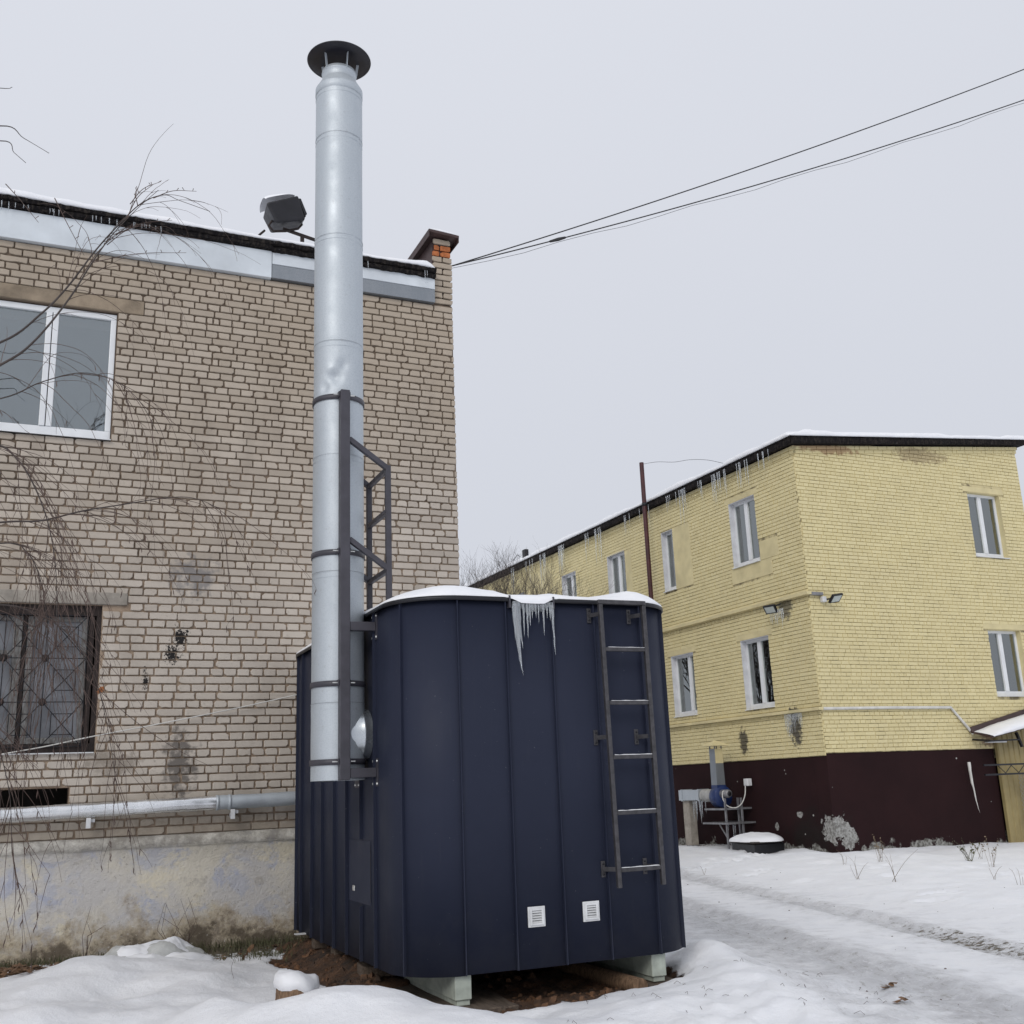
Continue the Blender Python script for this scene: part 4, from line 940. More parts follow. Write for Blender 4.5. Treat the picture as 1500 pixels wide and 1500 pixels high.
# snow-covered sack heap by the wall
sk = thing('debris_sack', 'pale sack of rubble half buried in snow against the plaster plinth', 'sack', (1.12, 10.45, 0))
def heap(cx_, cy_, rx, ry, h, zb, seed, nn=34, m=14):
    rows = []
    for j in range(m+1):
        t = j/m; row = []
        for i in range(nn):
            a = 2*math.pi*i/nn; rr = math.sin(math.pi/2*(1-t)) if t < 1 else 0
            x, y = cx_+rx*rr*math.cos(a), cy_+ry*rr*math.sin(a); n_ = float(fbm(np.array([x*5+seed]), np.array([y*5]))[0])*1.7
            row.append((x+n_*.16*rx*rr*math.cos(a), y+n_*.1*ry*rr*math.sin(a), zb+h*(math.cos(math.pi/2*(1-t))**.8)*(1+.5*n_)))
        rows.append(row+[row[0]])
    return MB().grid(rows)
heap(1.12, 10.50, .46, .26, .20, -.02, 3., 60, 22).build('sack_body', G['sack'], sk)
mb = heap(1.0, 10.47, .27, .2, .215, -.02, 9., 60, 22); mb2 = heap(1.27, 10.48, .24, .2, .20, -.02, 15., 60, 22); mb.add(mb2.v, mb2.f, True); mb3 = heap(1.12, 10.30, .50, .24, .15, -.03, 21., 60, 22); mb.add(mb3.v, mb3.f, True)
tag(mb.build('sack_snow', G['snow'], base=(1.12, 10.4, .1)), 'snow heaped on the pale sack by the plaster plinth', 'snow', kind='stuff')

# ------------------------------------------------------------------ yellow building (frame Y)
yb = thing('yellow_building', 'two storey yellow painted brick building with a dark maroon base', 'building', (16, 18, 0), 'Y')
WYL, WYF = Wall('u', 14.37), Wall('v', 16.5)
eave = lambda u: 7.97+.0985*(u-14.37)
UE, VE = 20.95, 42.
winL = [(17.885, 18.785, 5.86, 7.30), (21.07, 21.55, 5.83, 7.28), (23.33, 24.20, 5.84, 7.25), (25.98, 26.81, 5.84, 7.22), (29.3, 30.2, 5.84, 7.22), (17.87, 18.80, 2.80, 4.25), (20.62, 21.515, 2.85, 4.25), (23.33, 24.2, 2.8, 4.25), (26, 26.8, 2.8, 4.25)]
winF = [(19.20, 20.19, 5.93, 7.39), (19.20, 20.19, 2.885, 4.30)]
mb = MB()
wall_sheet(WYL, mb, 16.5, VE, 1.745, 7.97, winL, .009, .17)
wall_sheet(WYF, mb, 14.37, UE, 1.79, 8.2, winF, .009, .17, top=None)
mb.add([WYF(14.37, 7.97, .009), WYF(UE, 7.97, .009), WYF(UE, eave(UE), .009), WYF(14.37, eave(14.37), .009)], [(0, 1, 2, 3)])
mb.add([(UE-.01, 16.51, 1.5), (UE-.01, VE, 1.5), (UE-.01, VE, eave(UE)), (UE-.01, 16.51, eave(UE))], [(0, 1, 2, 3)])
mb.build('wall', G['ymortar'], yb)
mb = MB(); WYL.box(mb, 16.902, VE, -.4, 1.742, .025, .4); WYF.box(mb, 14.395, 18.86, -.4, 1.788, .02, .4); WYF.box(mb, 18.86, UE, -.4, 1.6, .25, .4)
mb.build('plinth', G['maroon'], yb)
patchL = [(20.35, 21.07, 5.80, 7.30), (17.25, 17.86, 5.845, 6.25), (27.5, 28.9, 5.9, 7.62), (17.5, 18.9, 5.50, 5.84), (23.0, 23.3, 5.8, 7.2)]
patchF = []
for a0, a1, z0, z1 in patchL:
    mb = MB(); WYL.box(mb, a0, a1, z0, z1, -.004, .02); mb.build('plaster_patch', G['ledge'], yb, bevel=.004)
# lintel strips painted over
for W_, lst in ((WYL, winL[:1]+winL[5:7]), (WYF, winF)):
    for a0, a1, z0, z1 in lst:
        mb = MB(); W_.box(mb, a0-.12, a1+.16, z1+.01, z1+.135, -.003, .02); mb.build('lintel', G['ledge'], yb, bevel=.004)
def ybrick(mb, W, a0, a1, z, h, p, r):
    e = .003; j = lambda: r.uniform(-.0016, .0016)
    P = [(a0+j(), z+j()), (a1+j(), z+j()), (a1+j(), z+h+j()), (a0+j(), z+h+j())]
    fr = [W(a+(e if k in (0, 3) else -e), zz+(e if k < 2 else -e), -p) for k, (a, zz) in enumerate(P)]
    bk = [W(a, zz, .010) for a, zz in P]
    vs = bk+fr; fs = [(4, 5, 6, 7)]+[(k, (k+1) % 4, 4+(k+1) % 4, 4+k) for k in range(4)]
    if W.k == 'u': fs = [tuple(reversed(f)) for f in fs]
    mb.add(vs, fs)
hl = [(a, b, z0-.03, z1+(.0 if i not in (0, 5, 6) else .0)) for i, (a, b, z0, z1) in enumerate(winL)]+patchL+[(a-.12, b+.16, z1, z1+.14) for a, b, z0, z1 in winL[:1]+winL[5:7]]
hf = [(a, b, z0-.03, z1) for a, b, z0, z1 in winF]+[(a-.12, b+.16, z1, z1+.14) for a, b, z0, z1 in winF]
YBR = [('F', b) for b in bricks_for(1.797, 8.62, .0772, 14.372, UE, hf, rng, .0085, .09) if b[2]+b[3] < eave(b[0])-.01]
YBR += [('L', b) for b in bricks_for(1.752, 7.96, .0772, 16.502, 33, hl, rng, .0085, .09)]
def yscore(t):
    k, (a0, a1, z, h) = t; u, v = (a0, 16.5) if k == 'F' else (14.37, a0); d2 = u*u+v*v+(z-H)**2
    cosn = (v if k == 'F' else u)/math.sqrt(d2); return (a1-a0)*h*cosn/d2 if not (k == 'F' and u > 19.0) else 0
YBR.sort(key=yscore, reverse=True)
pmesh = {}
for k, (a0, a1, z, h) in YBR[:298]:
    W = WYF if k == 'F' else WYL; key = (k, round((a1-a0)/.012))
    if key not in pmesh:
        m0 = MB(); ybrick(m0, Wall('v', 0), -(a1-a0)/2, (a1-a0)/2, -h/2, h, .006, rng); me = bpy.data.meshes.new('brick'); me.from_pydata(m0.v, [], m0.f); me.materials.append(G['yb1']); me.update(); pmesh[key] = me
    o = bpy.data.objects.new('brick', pmesh[key]); col.objects.link(o); o.parent = yb
    c_ = W((a0+a1)/2, z+h/2, rng.uniform(-.002, .003)); b_ = root_base(yb); o.location = (c_[0]-b_[0], c_[1]-b_[1], c_[2]-b_[2])
    if k == 'L': o.rotation_euler = (0, 0, -math.pi/2)
mb = MB()
for k, (a0, a1, z, h) in YBR[298:]:
    W = WYF if k == 'F' else WYL
    q = float(fbm(np.array([a0*.9]), np.array([z*1.1+(50 if k == 'L' else 0)]))[0]); mb.ct = rng.random()
    ybrick(mb, W, a0, a1, z, h, .0045+.010*q+rng.uniform(-.002, .003), rng)
tag(mb.build('brick_courses', G['yb'], yb), kind='stuff')
# stepped courses under the eaves
for i, (o_, dz) in enumerate(((.045, .0), (.022, .078))):
    mb = MB(); a = 16.5-o_
    while a < 33:
        L = .255 if rng.random() < .7 else .125; WYL.box(mb, a, a+L-.007, 7.89-dz-.068+.07, 7.89-dz+.07, -o_+rng.uniform(-.002, .002), .05); a += L+.006
    a = 14.37-o_
    while a < UE+o_:
        L = min(.255 if rng.random() < .7 else .125, UE+o_-a); z = lambda u: eave(u)-.015-dz
        P = [WYF(a, z(a)-.068, -o_), WYF(a+L-.007, z(a+L)-.068, -o_), WYF(a+L-.007, z(a+L)-.068, .05), WYF(a, z(a)-.068, .05)]
        Q = [WYF(a, z(a), -o_), WYF(a+L-.007, z(a+L), -o_), WYF(a+L-.007, z(a+L), .05), WYF(a, z(a), .05)]
        mb.hexa(P+Q); a += L+.006
    tag(mb.build('corbel_course', G['yb1'], yb), kind='stuff')
# roof slab with its black edge
mb = MB(); ov = .16
def rq(u, v, dz): return (u, v, eave(u)+dz)
mb.hexa([rq(14.37-ov, 16.5-ov, .02), rq(UE+.25, 16.5-ov, .02), rq(UE+.25, VE, .02), rq(14.37-ov, VE, .02), rq(14.37-ov, 16.5-ov, .17), rq(UE+.25, 16.5-ov, .13), rq(UE+.25, VE, .13), rq(14.37-ov, VE, .17)])
mb.build('roof', G['felt'], yb)
mb = MB(); P = []
vsx = np.linspace(16.5-ov-.01, 34, 260)
for d, z in ((.02, .03), (-.012, .012), (-.022, .06), (-.015, .12), (-.03, .15), (.02, .178)):
    P.append([(14.37-ov+d+rng.uniform(-.008, .008), v, eave(14.37-ov)+z+rng.uniform(-.010, .010)) for v in vsx])
mb.grid(P, False); P = []
for d, z in ((.02, .02), (-.012, .008), (-.022, .05), (-.012, .10), (-.02, .135), (.02, .15)):
    P.append([(u, 16.5-ov+d+rng.uniform(-.006, .006), eave(u)+z-.012*(u-14)/7*(z > .05)+rng.uniform(-.006, .006)) for u in np.linspace(14.37-ov-.01, UE+.26, 130)])
mb.grid(P, False); mb.build('roof_edge', G['felt'], yb)
# render ledges between the storeys
mb = MB(); WYL.box(mb, 16.42, 34, 4.865, 4.925, -.105, .02); mb.hexa([WYL(16.42, 4.925, -.10), WYL(34, 4.925, -.10), WYL(34, 4.925, .0), WYL(16.52, 4.925, .0), WYL(16.52, 4.93, -.02), WYL(34, 4.93, -.02), WYL(34, 4.99, .0), WYL(16.52, 4.99, .0)]); mb.build('ledge', G['ledge'], yb)
mb = MB(); WYL.box(mb, 16.44, 34, 2.605, 2.665, -.095, .02); mb.build('ledge', G['ledge'], yb, bevel=.006)
# windows
def pvc_window(W, a0, a1, z0, z1, side, curt, split=.5, reveal_white=True, odd=False):
    """side: which end of the opening carries the visible reveal ('hi' or 'lo')"""
    mb = MB(); D0, D1 = .115, .165; f = .055; sp = a0+(a1-a0)*split
    W.box(mb, a0, a1, z0, z0+.10, D0, D1); W.box(mb, a0, a1, z1-.06, z1, D0, D1)
    W.box(mb, a0, a0+f, z0+.10, z1-.06, D0, D1); W.box(mb, a1-f, a1, z0+.10, z1-.06, D0, D1)
    o = mb.build('window', G['pvc'], yb)
    if a1-a0 > .6:
        mb = MB(); W.box(mb, sp-.055, sp-.004, z0+.10, z1-.06, D0-.012, D1); W.box(mb, sp+.004, sp+.055, z0+.10, z1-.06, D0-.008, D1); mb.build('mullion', G['pvc'], o)
        panes = ((a0+f, sp-.055), (sp+.055, a1-f))
    else: panes = ((a0+f, a1-f),)
    for i, (p0, p1) in enumerate(panes):
        mb = MB(); W.box(mb, p0, p1, z0+.10, z1-.06, .142, .148); mb.build('pane', G['glass2'], o)
    for (c0, c1, zb, m_) in curt:
        n = 26; rows = []
        for q in (0, 1):
            rows.append([W(a0+(a1-a0)*(c0+(c1-c0)*i/n), (z0+(z1-z0)*zb) if q == 0 else z1, .185+.012*math.sin(i*1.9)) for i in range(n+1)])
        MB().grid(rows).build('curtain', G[m_], o)
    mb = MB(); W.quad(mb, a0-.3, a1+.3, z0-.3, z1+.2, .75); mb.build('room', G['dark' if not odd else 'room'], o)
    mb = MB(); W.box(mb, a0-.02, a1+.02, z0-.022, z0-.006, -.045, .114); mb.build('sill', G['pvc'], o, bevel=.003)
    if not reveal_white:
        mb = MB(); W.box(mb, a1-.004, a1+.004, z0, z1, -.004, .114); W.box(mb, a0, a1-.005, z1-.004, z1+.004, -.002, .114); mb.build('reveal', G['ledge'], o)
    if reveal_white:
        mb = MB()
        if side == 'hi': W.box(mb, a1-.006, a1+.004, z0, z1, -.008, .114); W.box(mb, a0, a1-.007, z1-.004, z1+.004, -.008, .114)
        mb.build('reveal', G['reveal'], o)
    return o
for i, (a0, a1, z0, z1) in enumerate(winL):
    cur = [[(0, .52, 0, 'curtC'), (.52, 1, 0, 'curtA')], [(.2, 1, 0, 'curtC')], [(.0, .45, 0, 'curtB'), (.5, 1, 0, 'curtC')], [(.5, 1, 0, 'curtB'), (0, .45, 0, 'curtC')], [(0, 1, 0, 'curtC')],
           [(0, .5, .30, 'curtC'), (.5, 1, .0, 'curtA')], [(.45, 1, 0, 'curtB'), (0, .4, .35, 'curtC')], [(0, 1, 0, 'curtC')], [(0, 1, 0, 'curtB')]][i]
    pvc_window(WYL, a0, a1, z0, z1, 'hi', cur, .5 if i != 6 else .36)
pvc_window(WYF, *winF[0], 'lo', [(0, .46, 0, 'curtA'), (.5, .8, 0, 'curtC'), (.8, 1, 0, 'curtB')], .47, False)
pvc_window(WYF, *winF[1], 'lo', [(0, .45, .3, 'curtB'), (.5, 1, 0, 'curtA')], .47, False)

# snow on the yellow roof
o = snow_strip((14.37-ov-.02, 34, eave(14.2)+.172), (14.37-ov-.02, 16.5-ov-.02, eave(14.2)+.172), (1, 0, .0985), 4, .14, .045, 170, 11.)
p2 = snow_strip((14.37-ov-.02, 16.5-ov-.02, eave(14.2)+.172), (UE+.26, 16.5-ov-.02, eave(UE+.26)+.125), (0, 1, 0), 8, .15, .03, 110, 23.)
o.add(p2.v, p2.f, True)
tag(o.build('yellow_roof_snow', G['snow'], base=(14.3, 16.4, 8.2), fr='Y'), 'snow lying along the roof edge of the yellow building', 'snow', kind='stuff')
# icicles along the long eaves
ir = random.Random(4)
cln = ['right of the first upper window', 'just right of the first upper window', 'above the first upper window', 'left of the first upper window', 'between the first and second upper windows', 'right above the narrow upper window', 'beside the red pole', 'left of the red pole', 'above the third upper window', 'left of the third upper window', 'above the fourth upper window', 'left of the fourth upper window', 'near the roof vent', 'at the far end']
cl = [(17.3, 8, .28), (17.9, 9, .5), (18.9, 13, .55), (19.6, 7, .35), (20.3, 10, .75), (20.9, 4, .3), (21.9, 7, .5), (23.0, 5, .4), (24.3, 7, .95), (25.0, 4, .7), (26.4, 9, .75), (27.6, 10, 1.0), (28.6, 6, .6), (29.6, 4, .8)]
for ci, (v0, n, Lm) in enumerate(cl):
    for i in range(max(3, int(n*.7))):
        v = v0+ir.uniform(-.35, .35)*(.5 if i < n//2 else 1); L = Lm*ir.uniform(.18, 1.) if i else Lm
        o = icicle_mb(14.37-ov-.03, v, eave(14.2)+.10, L+.14, .009+.009*L, 0, 6, ir).build('icicle', G['ice'], base=(14.2, v, 8.05), fr='Y')
        tag(o, ('longest' if i == 0 else 'thin')+' icicle on the yellow building eaves '+cln[ci], 'icicle', 'icicles along the yellow building eaves')
# ------------------------------------------------------------------ things on and beside the yellow building
def flood(name_lab, W, a, z, tiltdir, base, cat='floodlight'):
    t = thing('wall_floodlight', name_lab, cat, base, 'Y', 'small floodlights on the yellow building')
    return t
f1 = flood('small black floodlight on the front corner of the yellow building', WYF, 14.8, 4.8, 0, (14.8, 16.3, 4.8))
hz = lambda p: p
def quadbox(c, ax, ay, az, parent, nm, mt, bev=0):
    c, ax, ay, az = Vector(c), Vector(ax), Vector(ay), Vector(az); mb = MB()
    mb.hexa([c-ax-ay-az, c+ax-ay-az, c+ax+ay-az, c-ax+ay-az, c-ax-ay+az, c+ax-ay+az, c+ax+ay+az, c-ax+ay+az]); return mb.build(nm, G[mt], parent, bevel=bev)
tl = Vector((.085, 0, .0)); nrm = Vector((.15, -.75, -.62)).normalized(); upv = Vector((.12, -.62, .75)).normalized()
quadbox((14.86, 16.28, 4.78), Vector((.13, .0, .02)), nrm*.025, upv*.095, f1, 'housing', 'black', .006)
quadbox(Vector((14.86, 16.28, 4.78))+nrm*.026, Vector((.10, .0, .016)), nrm*.003, upv*.068, f1, 'lamp_glass', 'lampglass')
MB().box((14.64, 16.40, 4.72), (14.74, 16.49, 4.83)).build('junction_box', G['white'], f1, bevel=.008)
MB().bar((14.74, 16.44, 4.77), (14.84, 16.31, 4.79), .03).build('bracket', G['black'], f1)
mb = MB().box((14.38, 16.42, 4.855), (14.68, 16.493, 4.915)); tag(mb.build('cable_duct', G['rebar'], base=(14.5, 16.45, 4.88), fr='Y'), 'short grey cable duct above the corner floodlight on the yellow building', 'cable duct')
f2 = flood('small iced floodlight on the long side of the yellow building near the corner', WYL, 17.3, 4.8, 0, (14.2, 17.33, 4.75))
n2 = Vector((-.7, -.25, -.62)).normalized(); u2 = Vector((-.58, -.2, .78)).normalized()
quadbox((14.14, 17.42, 4.72), Vector((.045, -.13, .0)), n2*.025, u2*.095, f2, 'housing', 'black', .006)
quadbox(Vector((14.14, 17.42, 4.72))+n2*.026, Vector((.035, -.10, .0)), n2*.003, u2*.068, f2, 'lamp_glass', 'lampglass')
MB().bar((14.16, 17.36, 4.76), (14.33, 17.30, 4.82), .03).build('bracket', G['black'], f2)
for i in range(9):
    v = 17.14+.05*i; L = ir.uniform(.12, .48); o = icicle_mb(14.22, v, 4.70, L, .014, 0, 6, ir).build('icicle', G['ice'], base=(14.2, v, 4.7), fr='Y')
    tag(o, 'small icicle hanging below the iced floodlight of the yellow building', 'icicle', 'icicles under the iced floodlight')
for i in range(12):
    v = 17.02+.045*i; L = ir.uniform(.15, .55); o = icicle_mb(14.31, v, 2.60, L, .013, 0, 6, ir).build('icicle', G['ice'], base=(14.3, v, 2.6), fr='Y')
    tag(o, 'icicle below the lower ledge at the dark stain on the yellow wall', 'icicle', 'icicles under the lower ledge')
# conduit on the front
cd = MB().tube([(14.39, 16.462, 2.632), (16.0, 16.462, 2.642), (17.75, 16.462, 2.640), (18.28, 16.462, 2.10)], .030, 8, smooth=True)
tag(cd.build('conduit', G['wcable'], base=(16, 16.46, 2.64), fr='Y'), 'white conduit pipe running level then slanting down the yellow front wall', 'pipe')
tag(icicle_mb(18.0, 16.42, 1.53, 1.0, .034, .11, 12, ir).build('icicle', G['wcable'], base=(18, 16.42, 1.5), fr='Y'), 'long white tapering icicle in front of the maroon base near the annex', 'icicle')
# annex with canopy, truss gate with chain link
an = thing('annex', 'low ochre sheet metal annex with a snowy lean-to canopy', 'annex', (20, 16.4, 0), 'Y')
mb = MB(); a = 18.90
while a < 24:
    mb.hexa([(a, 16.40, -.3), (a+.10, 16.40, -.3), (a+.115, 16.42, -.3), (a-.015, 16.42, -.3), (a, 16.40, 2.0+.24*(a-18.2)*.7), (a+.10, 16.40, 2.0+.24*(a-18.2)*.7), (a+.115, 16.42, 2.0+.24*(a-18.2)*.7), (a-.015, 16.42, 2.0+.24*(a-18.2)*.7)]); a += .15
mb.box((18.875, 16.42, -.3), (24, 16.49, 2.1)); mb.build('siding', G['siding'], an)
mb = MB().box((20.05, 16.36, .95), (21.0, 16.415, 1.95)); aw = mb.build('window', G['pvc'], an, bevel=.005)
MB().box((20.12, 16.352, 1.02), (20.95, 16.358, 1.88)).build('pane', G['grey_board'], aw)
mb = MB(); zf = lambda u: 2.14+.207*(u-18.22)
P = [(18.22, 16.47), (23.5, 16.47)]
mb.hexa([(18.22, 15.95, zf(18.22)-.16), (23.5, 15.95, zf(23.5)-.30), (23.5, 16.47, zf(23.5)-.02), (18.22, 16.47, zf(18.22)-.02), (18.22, 15.95, zf(18.22)-.13), (23.5, 15.95, zf(23.5)-.27), (23.5, 16.47, zf(23.5)+.01), (18.22, 16.47, zf(18.22)+.01)])
mb.build('canopy', G['brownsheet'], an)
mb = MB(); mb.hexa([(18.20, 16.40, zf(18.2)-.01), (23.5, 16.40, zf(23.5)-.01), (23.5, 16.485, zf(23.5)-.01), (18.20, 16.485, zf(18.2)-.01), (18.20, 16.43, zf(18.2)+.09), (23.5, 16.43, zf(23.5)+.13), (23.5, 16.485, zf(23.5)+.13), (18.20, 16.485, zf(18.2)+.09)])
mb.build('flashing', G['brownsheet'], an)
mb = MB(); mb.bar((18.25, 16.0, 1.93), (18.25, 16.46, 1.98), .04); mb.bar((18.3, 16.2, 1.93), (19.3, 16.2, 1.95), .03); mb.bar((19.35, 16.2, 1.8), (19.35, 16.3, 2.1), .05); mb.build('canopy_bracket', G['black'], an)
MB().box((18.40, 16.22, 1.90), (18.95, 16.30, 1.925)).build('tube_lamp', G['white'], an)
P = []
for i in range(60):
    u = 18.24+i*.09; row = []
    for j, (v, k) in enumerate(((15.93, -.015), (15.90, .03), (15.92, .08), (16.05, .115), (16.25, .09), (16.39, .05), (16.41, .0))):
        zz = zf(u)-.13-.02*(u-18.22)+(v-15.95)/.52*(.13+.02*(u-18.22)); row.append((u, v+.015*math.sin(i*1.7), zz+k*(.85+.3*rng.random()*(j < 3))*min(1, .25+i*.12)))
    P.append(row)
tag(MB().grid(P).build('canopy_snow', G['snow'], base=(19, 16, 2.2), fr='Y'), 'thick snow sliding on the canopy of the ochre annex', 'snow', kind='stuff')
tg = thing('truss_gate', 'black lattice girder gate with chain link mesh before the ochre annex', 'gate', (19, 16.1, 0), 'Y')
gu0, gu1, gv, gt = 18.05, 23.5, 16.10, 1.455
for z in (gt, gt-.19): MB().bar((gu0, gv, z), (gu1, gv, z), .035).build('chord', G['black'], tg)
mb = MB(); a = gu0+.4; up_ = False
while a < gu1-.3:
    mb.tube([(a, gv, gt-.17 if up_ else gt-.02), (a+.19, gv, gt-.02 if up_ else gt-.17)], .008, 5); a += .19; up_ = not up_
mb.build('lattice', G['black'], tg)
mb = MB(); s_ = .062
k = 18.98-1.3
while k < 21.6:
    for sg in (1, -1):
        p0 = (k, gv, -.05) if sg > 0 else (k+1.3, gv, -.05); p1 = (k+1.3, gv, 1.25) if sg > 0 else (k, gv, 1.25)
        t0 = max(0, (18.98-k)/1.3); 
        if sg > 0: q0, q1 = lerp(p0, p1, t0), p1
        else: q0, q1 = p0, lerp(p0, p1, 1-t0)
        mb.tube([q0, q1], .0042, 3, False)
    k += s_*1.414
tag(mb.build('chain_link', G['rebar'], tg), kind='stuff')
# extractor fan unit
fx, fz = 13.93, 1.03
fu = thing('extractor_fan', 'blue centrifugal fan with grey ducts standing against the maroon wall', 'fan', (fx, 19.5, 0), 'Y')
MB().lathe([(.0, 19.28), (.215, 19.28), (.225, 19.29), (.225, 19.49), (.215, 19.50), (.13, 19.51), (.13, 19.56)], (fx, 0, fz), 36, 'y').build('housing', G['blue'], fu)
MB().box((fx-.14, 19.285, fz+.1), (fx+.08, 19.495, 1.27)).build('outlet', G['blue'], fu)
MB().lathe([(.0, 19.03), (.078, 19.04), (.086, 19.09), (.086, 19.275)], (fx-.03, 0, fz+.06), 20, 'y').build('motor', G['rebar'], fu)
MB().lathe([(.0, 19.025), (.048, 19.027), (.052, 19.04)], (fx-.03, 0, fz+.06), 16, 'y').build('motor_cover', G['black'], fu)
MB().lathe([(.12+.012*(i % 2), 19.54+.032*i) for i in range(14)], (fx-.02, 0, fz+.03), 28, 'y').build('flexible_joint', G['flex'], fu)
mb = MB().box((fx-.15, 19.99, .965), (fx+.11, 20.75, 1.185)); mb.build('intake_duct', G['galv'], fu, bevel=.004)
for v in (19.99, 20.62): MB().box((fx-.165, v-.018, .95), (fx+.125, v+.018, 1.20)).build('duct_flange', G['galv'], fu)
MB().box((fx-.09, 20.46, .02), (fx+.09, 20.70, .96)).build('duct_leg', G['conc'], fu, bevel=.004)
mb = MB(); mb.hexa([(fx-.14, 19.285, 1.272), (fx+.07, 19.285, 1.272), (fx+.07, 19.49, 1.272), (fx-.14, 19.49, 1.272), (fx-.13, 19.285, 2.02), (fx+.06, 19.285, 2.02), (fx+.06, 19.49, 2.02), (fx-.13, 19.49, 2.02)]); mb.build('exhaust_stack', G['zinc_dark'], fu)
mb = MB(); mb.hexa([(fx-.134, 19.281, 1.72), (fx+.066, 19.281, 1.72), (fx+.066, 19.283, 1.72), (fx-.134, 19.283, 1.72), (fx-.132, 19.281, 2.021), (fx+.064, 19.281, 2.021), (fx+.064, 19.283, 2.021), (fx-.132, 19.283, 2.021)]); mb.build('painted_panel', G['ledge'], fu)
mb = MB(); b4 = [(fx-.27, 19.18, 2.09), (fx+.20, 19.18, 2.09), (fx+.20, 19.6, 2.09), (fx-.27, 19.6, 2.09)]; mb.add(b4+[(fx-.04, 19.39, 2.20)]+[(x, y, z-.012) for x, y, z in b4], [(0, 1, 4), (1, 2, 4), (2, 3, 4), (3, 0, 4), (8, 7, 6, 5)]+[(i, 5+i, 5+(i+1) % 4, (i+1) % 4) for i in range(4)])
mb.build('rain_hood', G['ledge'], fu)
for (x, y) in ((fx-.12, 19.3), (fx+.05, 19.3), (fx-.12, 19.47), (fx+.05, 19.47)): MB().bar((x, y, 2.0), (x, y, 2.10), .02).build('hood_strut', G['rebar'], fu)
for z, v0, v1 in ((.785, 18.95, 19.66), (.50, 18.86, 19.76)): MB().box((fx-.25, v0, z-.02), (14.38, v1, z+.015)).build('shelf', G['rebar'], fu)
for v, u in ((18.98, fx-.2), (18.90, fx+.15), (19.08, fx+.2)): MB().bar((u, v, 0), (u, v, 1.0), .035).build('leg', G['rebar'], fu)
MB().bar((fx-.2, 19.25, .5), (fx-.1, 18.95, .02), .025).build('brace', G['rebar'], fu)
MB().box((14.22, 18.80, 1.23), (14.33, 18.95, 1.38)).build('switch_box', G['white'], fu, bevel=.01)
MB().tube(spline([(14.2, 18.87, 1.23), (14.15, 18.84, 1.05), (14.05, 18.85, .88), (13.95, 18.95, .80), (13.85, 19.08, .85), (13.80, 19.14, 1.0), (13.82, 19.14, 1.14), (13.88, 19.10, 1.12)], 6), .012, 6).build('cable', G['wcable'], fu)
for i in range(14):
    v = 19.75+ir.uniform(0, .6) if i < 9 else 18.95+ir.uniform(0, .2); z = .95 if i < 9 else .5; L = ir.uniform(.15, .5)
    o = icicle_mb(fx-.1+ir.uniform(-.1, .1), v, z, L, .013, 0, 6, ir).build('icicle', G['ice'], base=(fx, v, z), fr='Y'); tag(o, 'small icicle hanging under the blue fan ducts', 'icicle', 'icicles under the fan ducts')
# dark concrete well block with snow, board lying beside it
wb = thing('concrete_well_box', 'low dark concrete box with snow on its lid by the maroon wall', 'well box', (13.65, 17.95, -.05), 'Y')
mb = MB(); mb.hexa([(13.28, 17.52, -.15), (14.07, 17.62, -.15), (14.2, 18.55, -.15), (13.42, 18.45, -.15), (13.28, 17.52, .15), (14.07, 17.62, .15), (14.2, 18.55, .16), (13.42, 18.45, .16)]); mb.build('box_body', G['black'], wb, bevel=.015)
mb = MB(); mb.hexa([(13.26, 17.50, .152), (14.0, 17.6, .152), (14.12, 18.5, .152), (13.40, 18.47, .152), (13.26, 17.50, .19), (14.0, 17.6, .20), (14.12, 18.5, .20), (13.40, 18.47, .19)]); mb.build('lid', G['rust'], wb, bevel=.01)
mb = heap(13.70, 18.0, .50, .60, .135, .185, 31., 30, 10); tag(mb.build('box_snow', G['snow'], base=(13.7, 18, .2), fr='Y'), 'snow heaped on the low dark concrete box by the maroon wall', 'snow', kind='stuff')
plank('wooden_board', (14.95, 21.3, -.08), (14.45, 19.6, -.08), .14, .06, 'pale snowy board lying by the fan at the maroon wall', 'plank', 'log', 'Y')
# pole, its wire, roof vent
po = MB().tube([(14.02, 21.66, -.2), (14.02, 21.66, 9.10)], .055, 12); tag(po.build('red_pole', G['maroonmetal'], base=(14.02, 21.66, 0), fr='Y'), 'tall dark red metal pole rising beside the yellow wall behind the container', 'pole')
tag(MB().lathe([(.057, 7.98), (.066, 7.98), (.066, 8.06), (.057, 8.06)], (14.02, 21.66, 0), 12).build('pole_clamp', G['black'], base=(14.02, 21.66, 8), fr='Y'), 'dark clamp round the tall red pole at the eaves', 'clamp')
wp = spline([(14.05, 21.62, 9.06), (14.05, 21.0, 8.93), (14.06, 20.3, 8.72), (14.08, 19.7, 8.60), (14.12, 19.1, 8.42), (14.2, 18.6, 8.20)], 6)
tag(MB().tube(wp, .0045, 4).build('pole_wire', G['cable'], base=(14.05, 21, 9), fr='Y'), 'thin wire from the top of the red pole to the yellow roof', 'wire')
rv = MB().box((15.0, 30.42, 8.0), (15.13, 30.62, 8.86)); tag(rv.build('roof_vent', G['black'], base=(15, 30.5, 8), fr='Y'), 'small black vent box on the far end of the yellow roof', 'vent')
tag(MB().tube(spline([(15.0, 30.8, 8.68), (15.0, 31.0, 8.78), (15.0, 31.3, 8.62), (15.0, 31.5, 8.2)], 6), .012, 4).build('vent_wire', G['cable'], base=(15, 31, 8.6), fr='Y'), 'curved wire beside the small black vent on the yellow roof', 'wire')

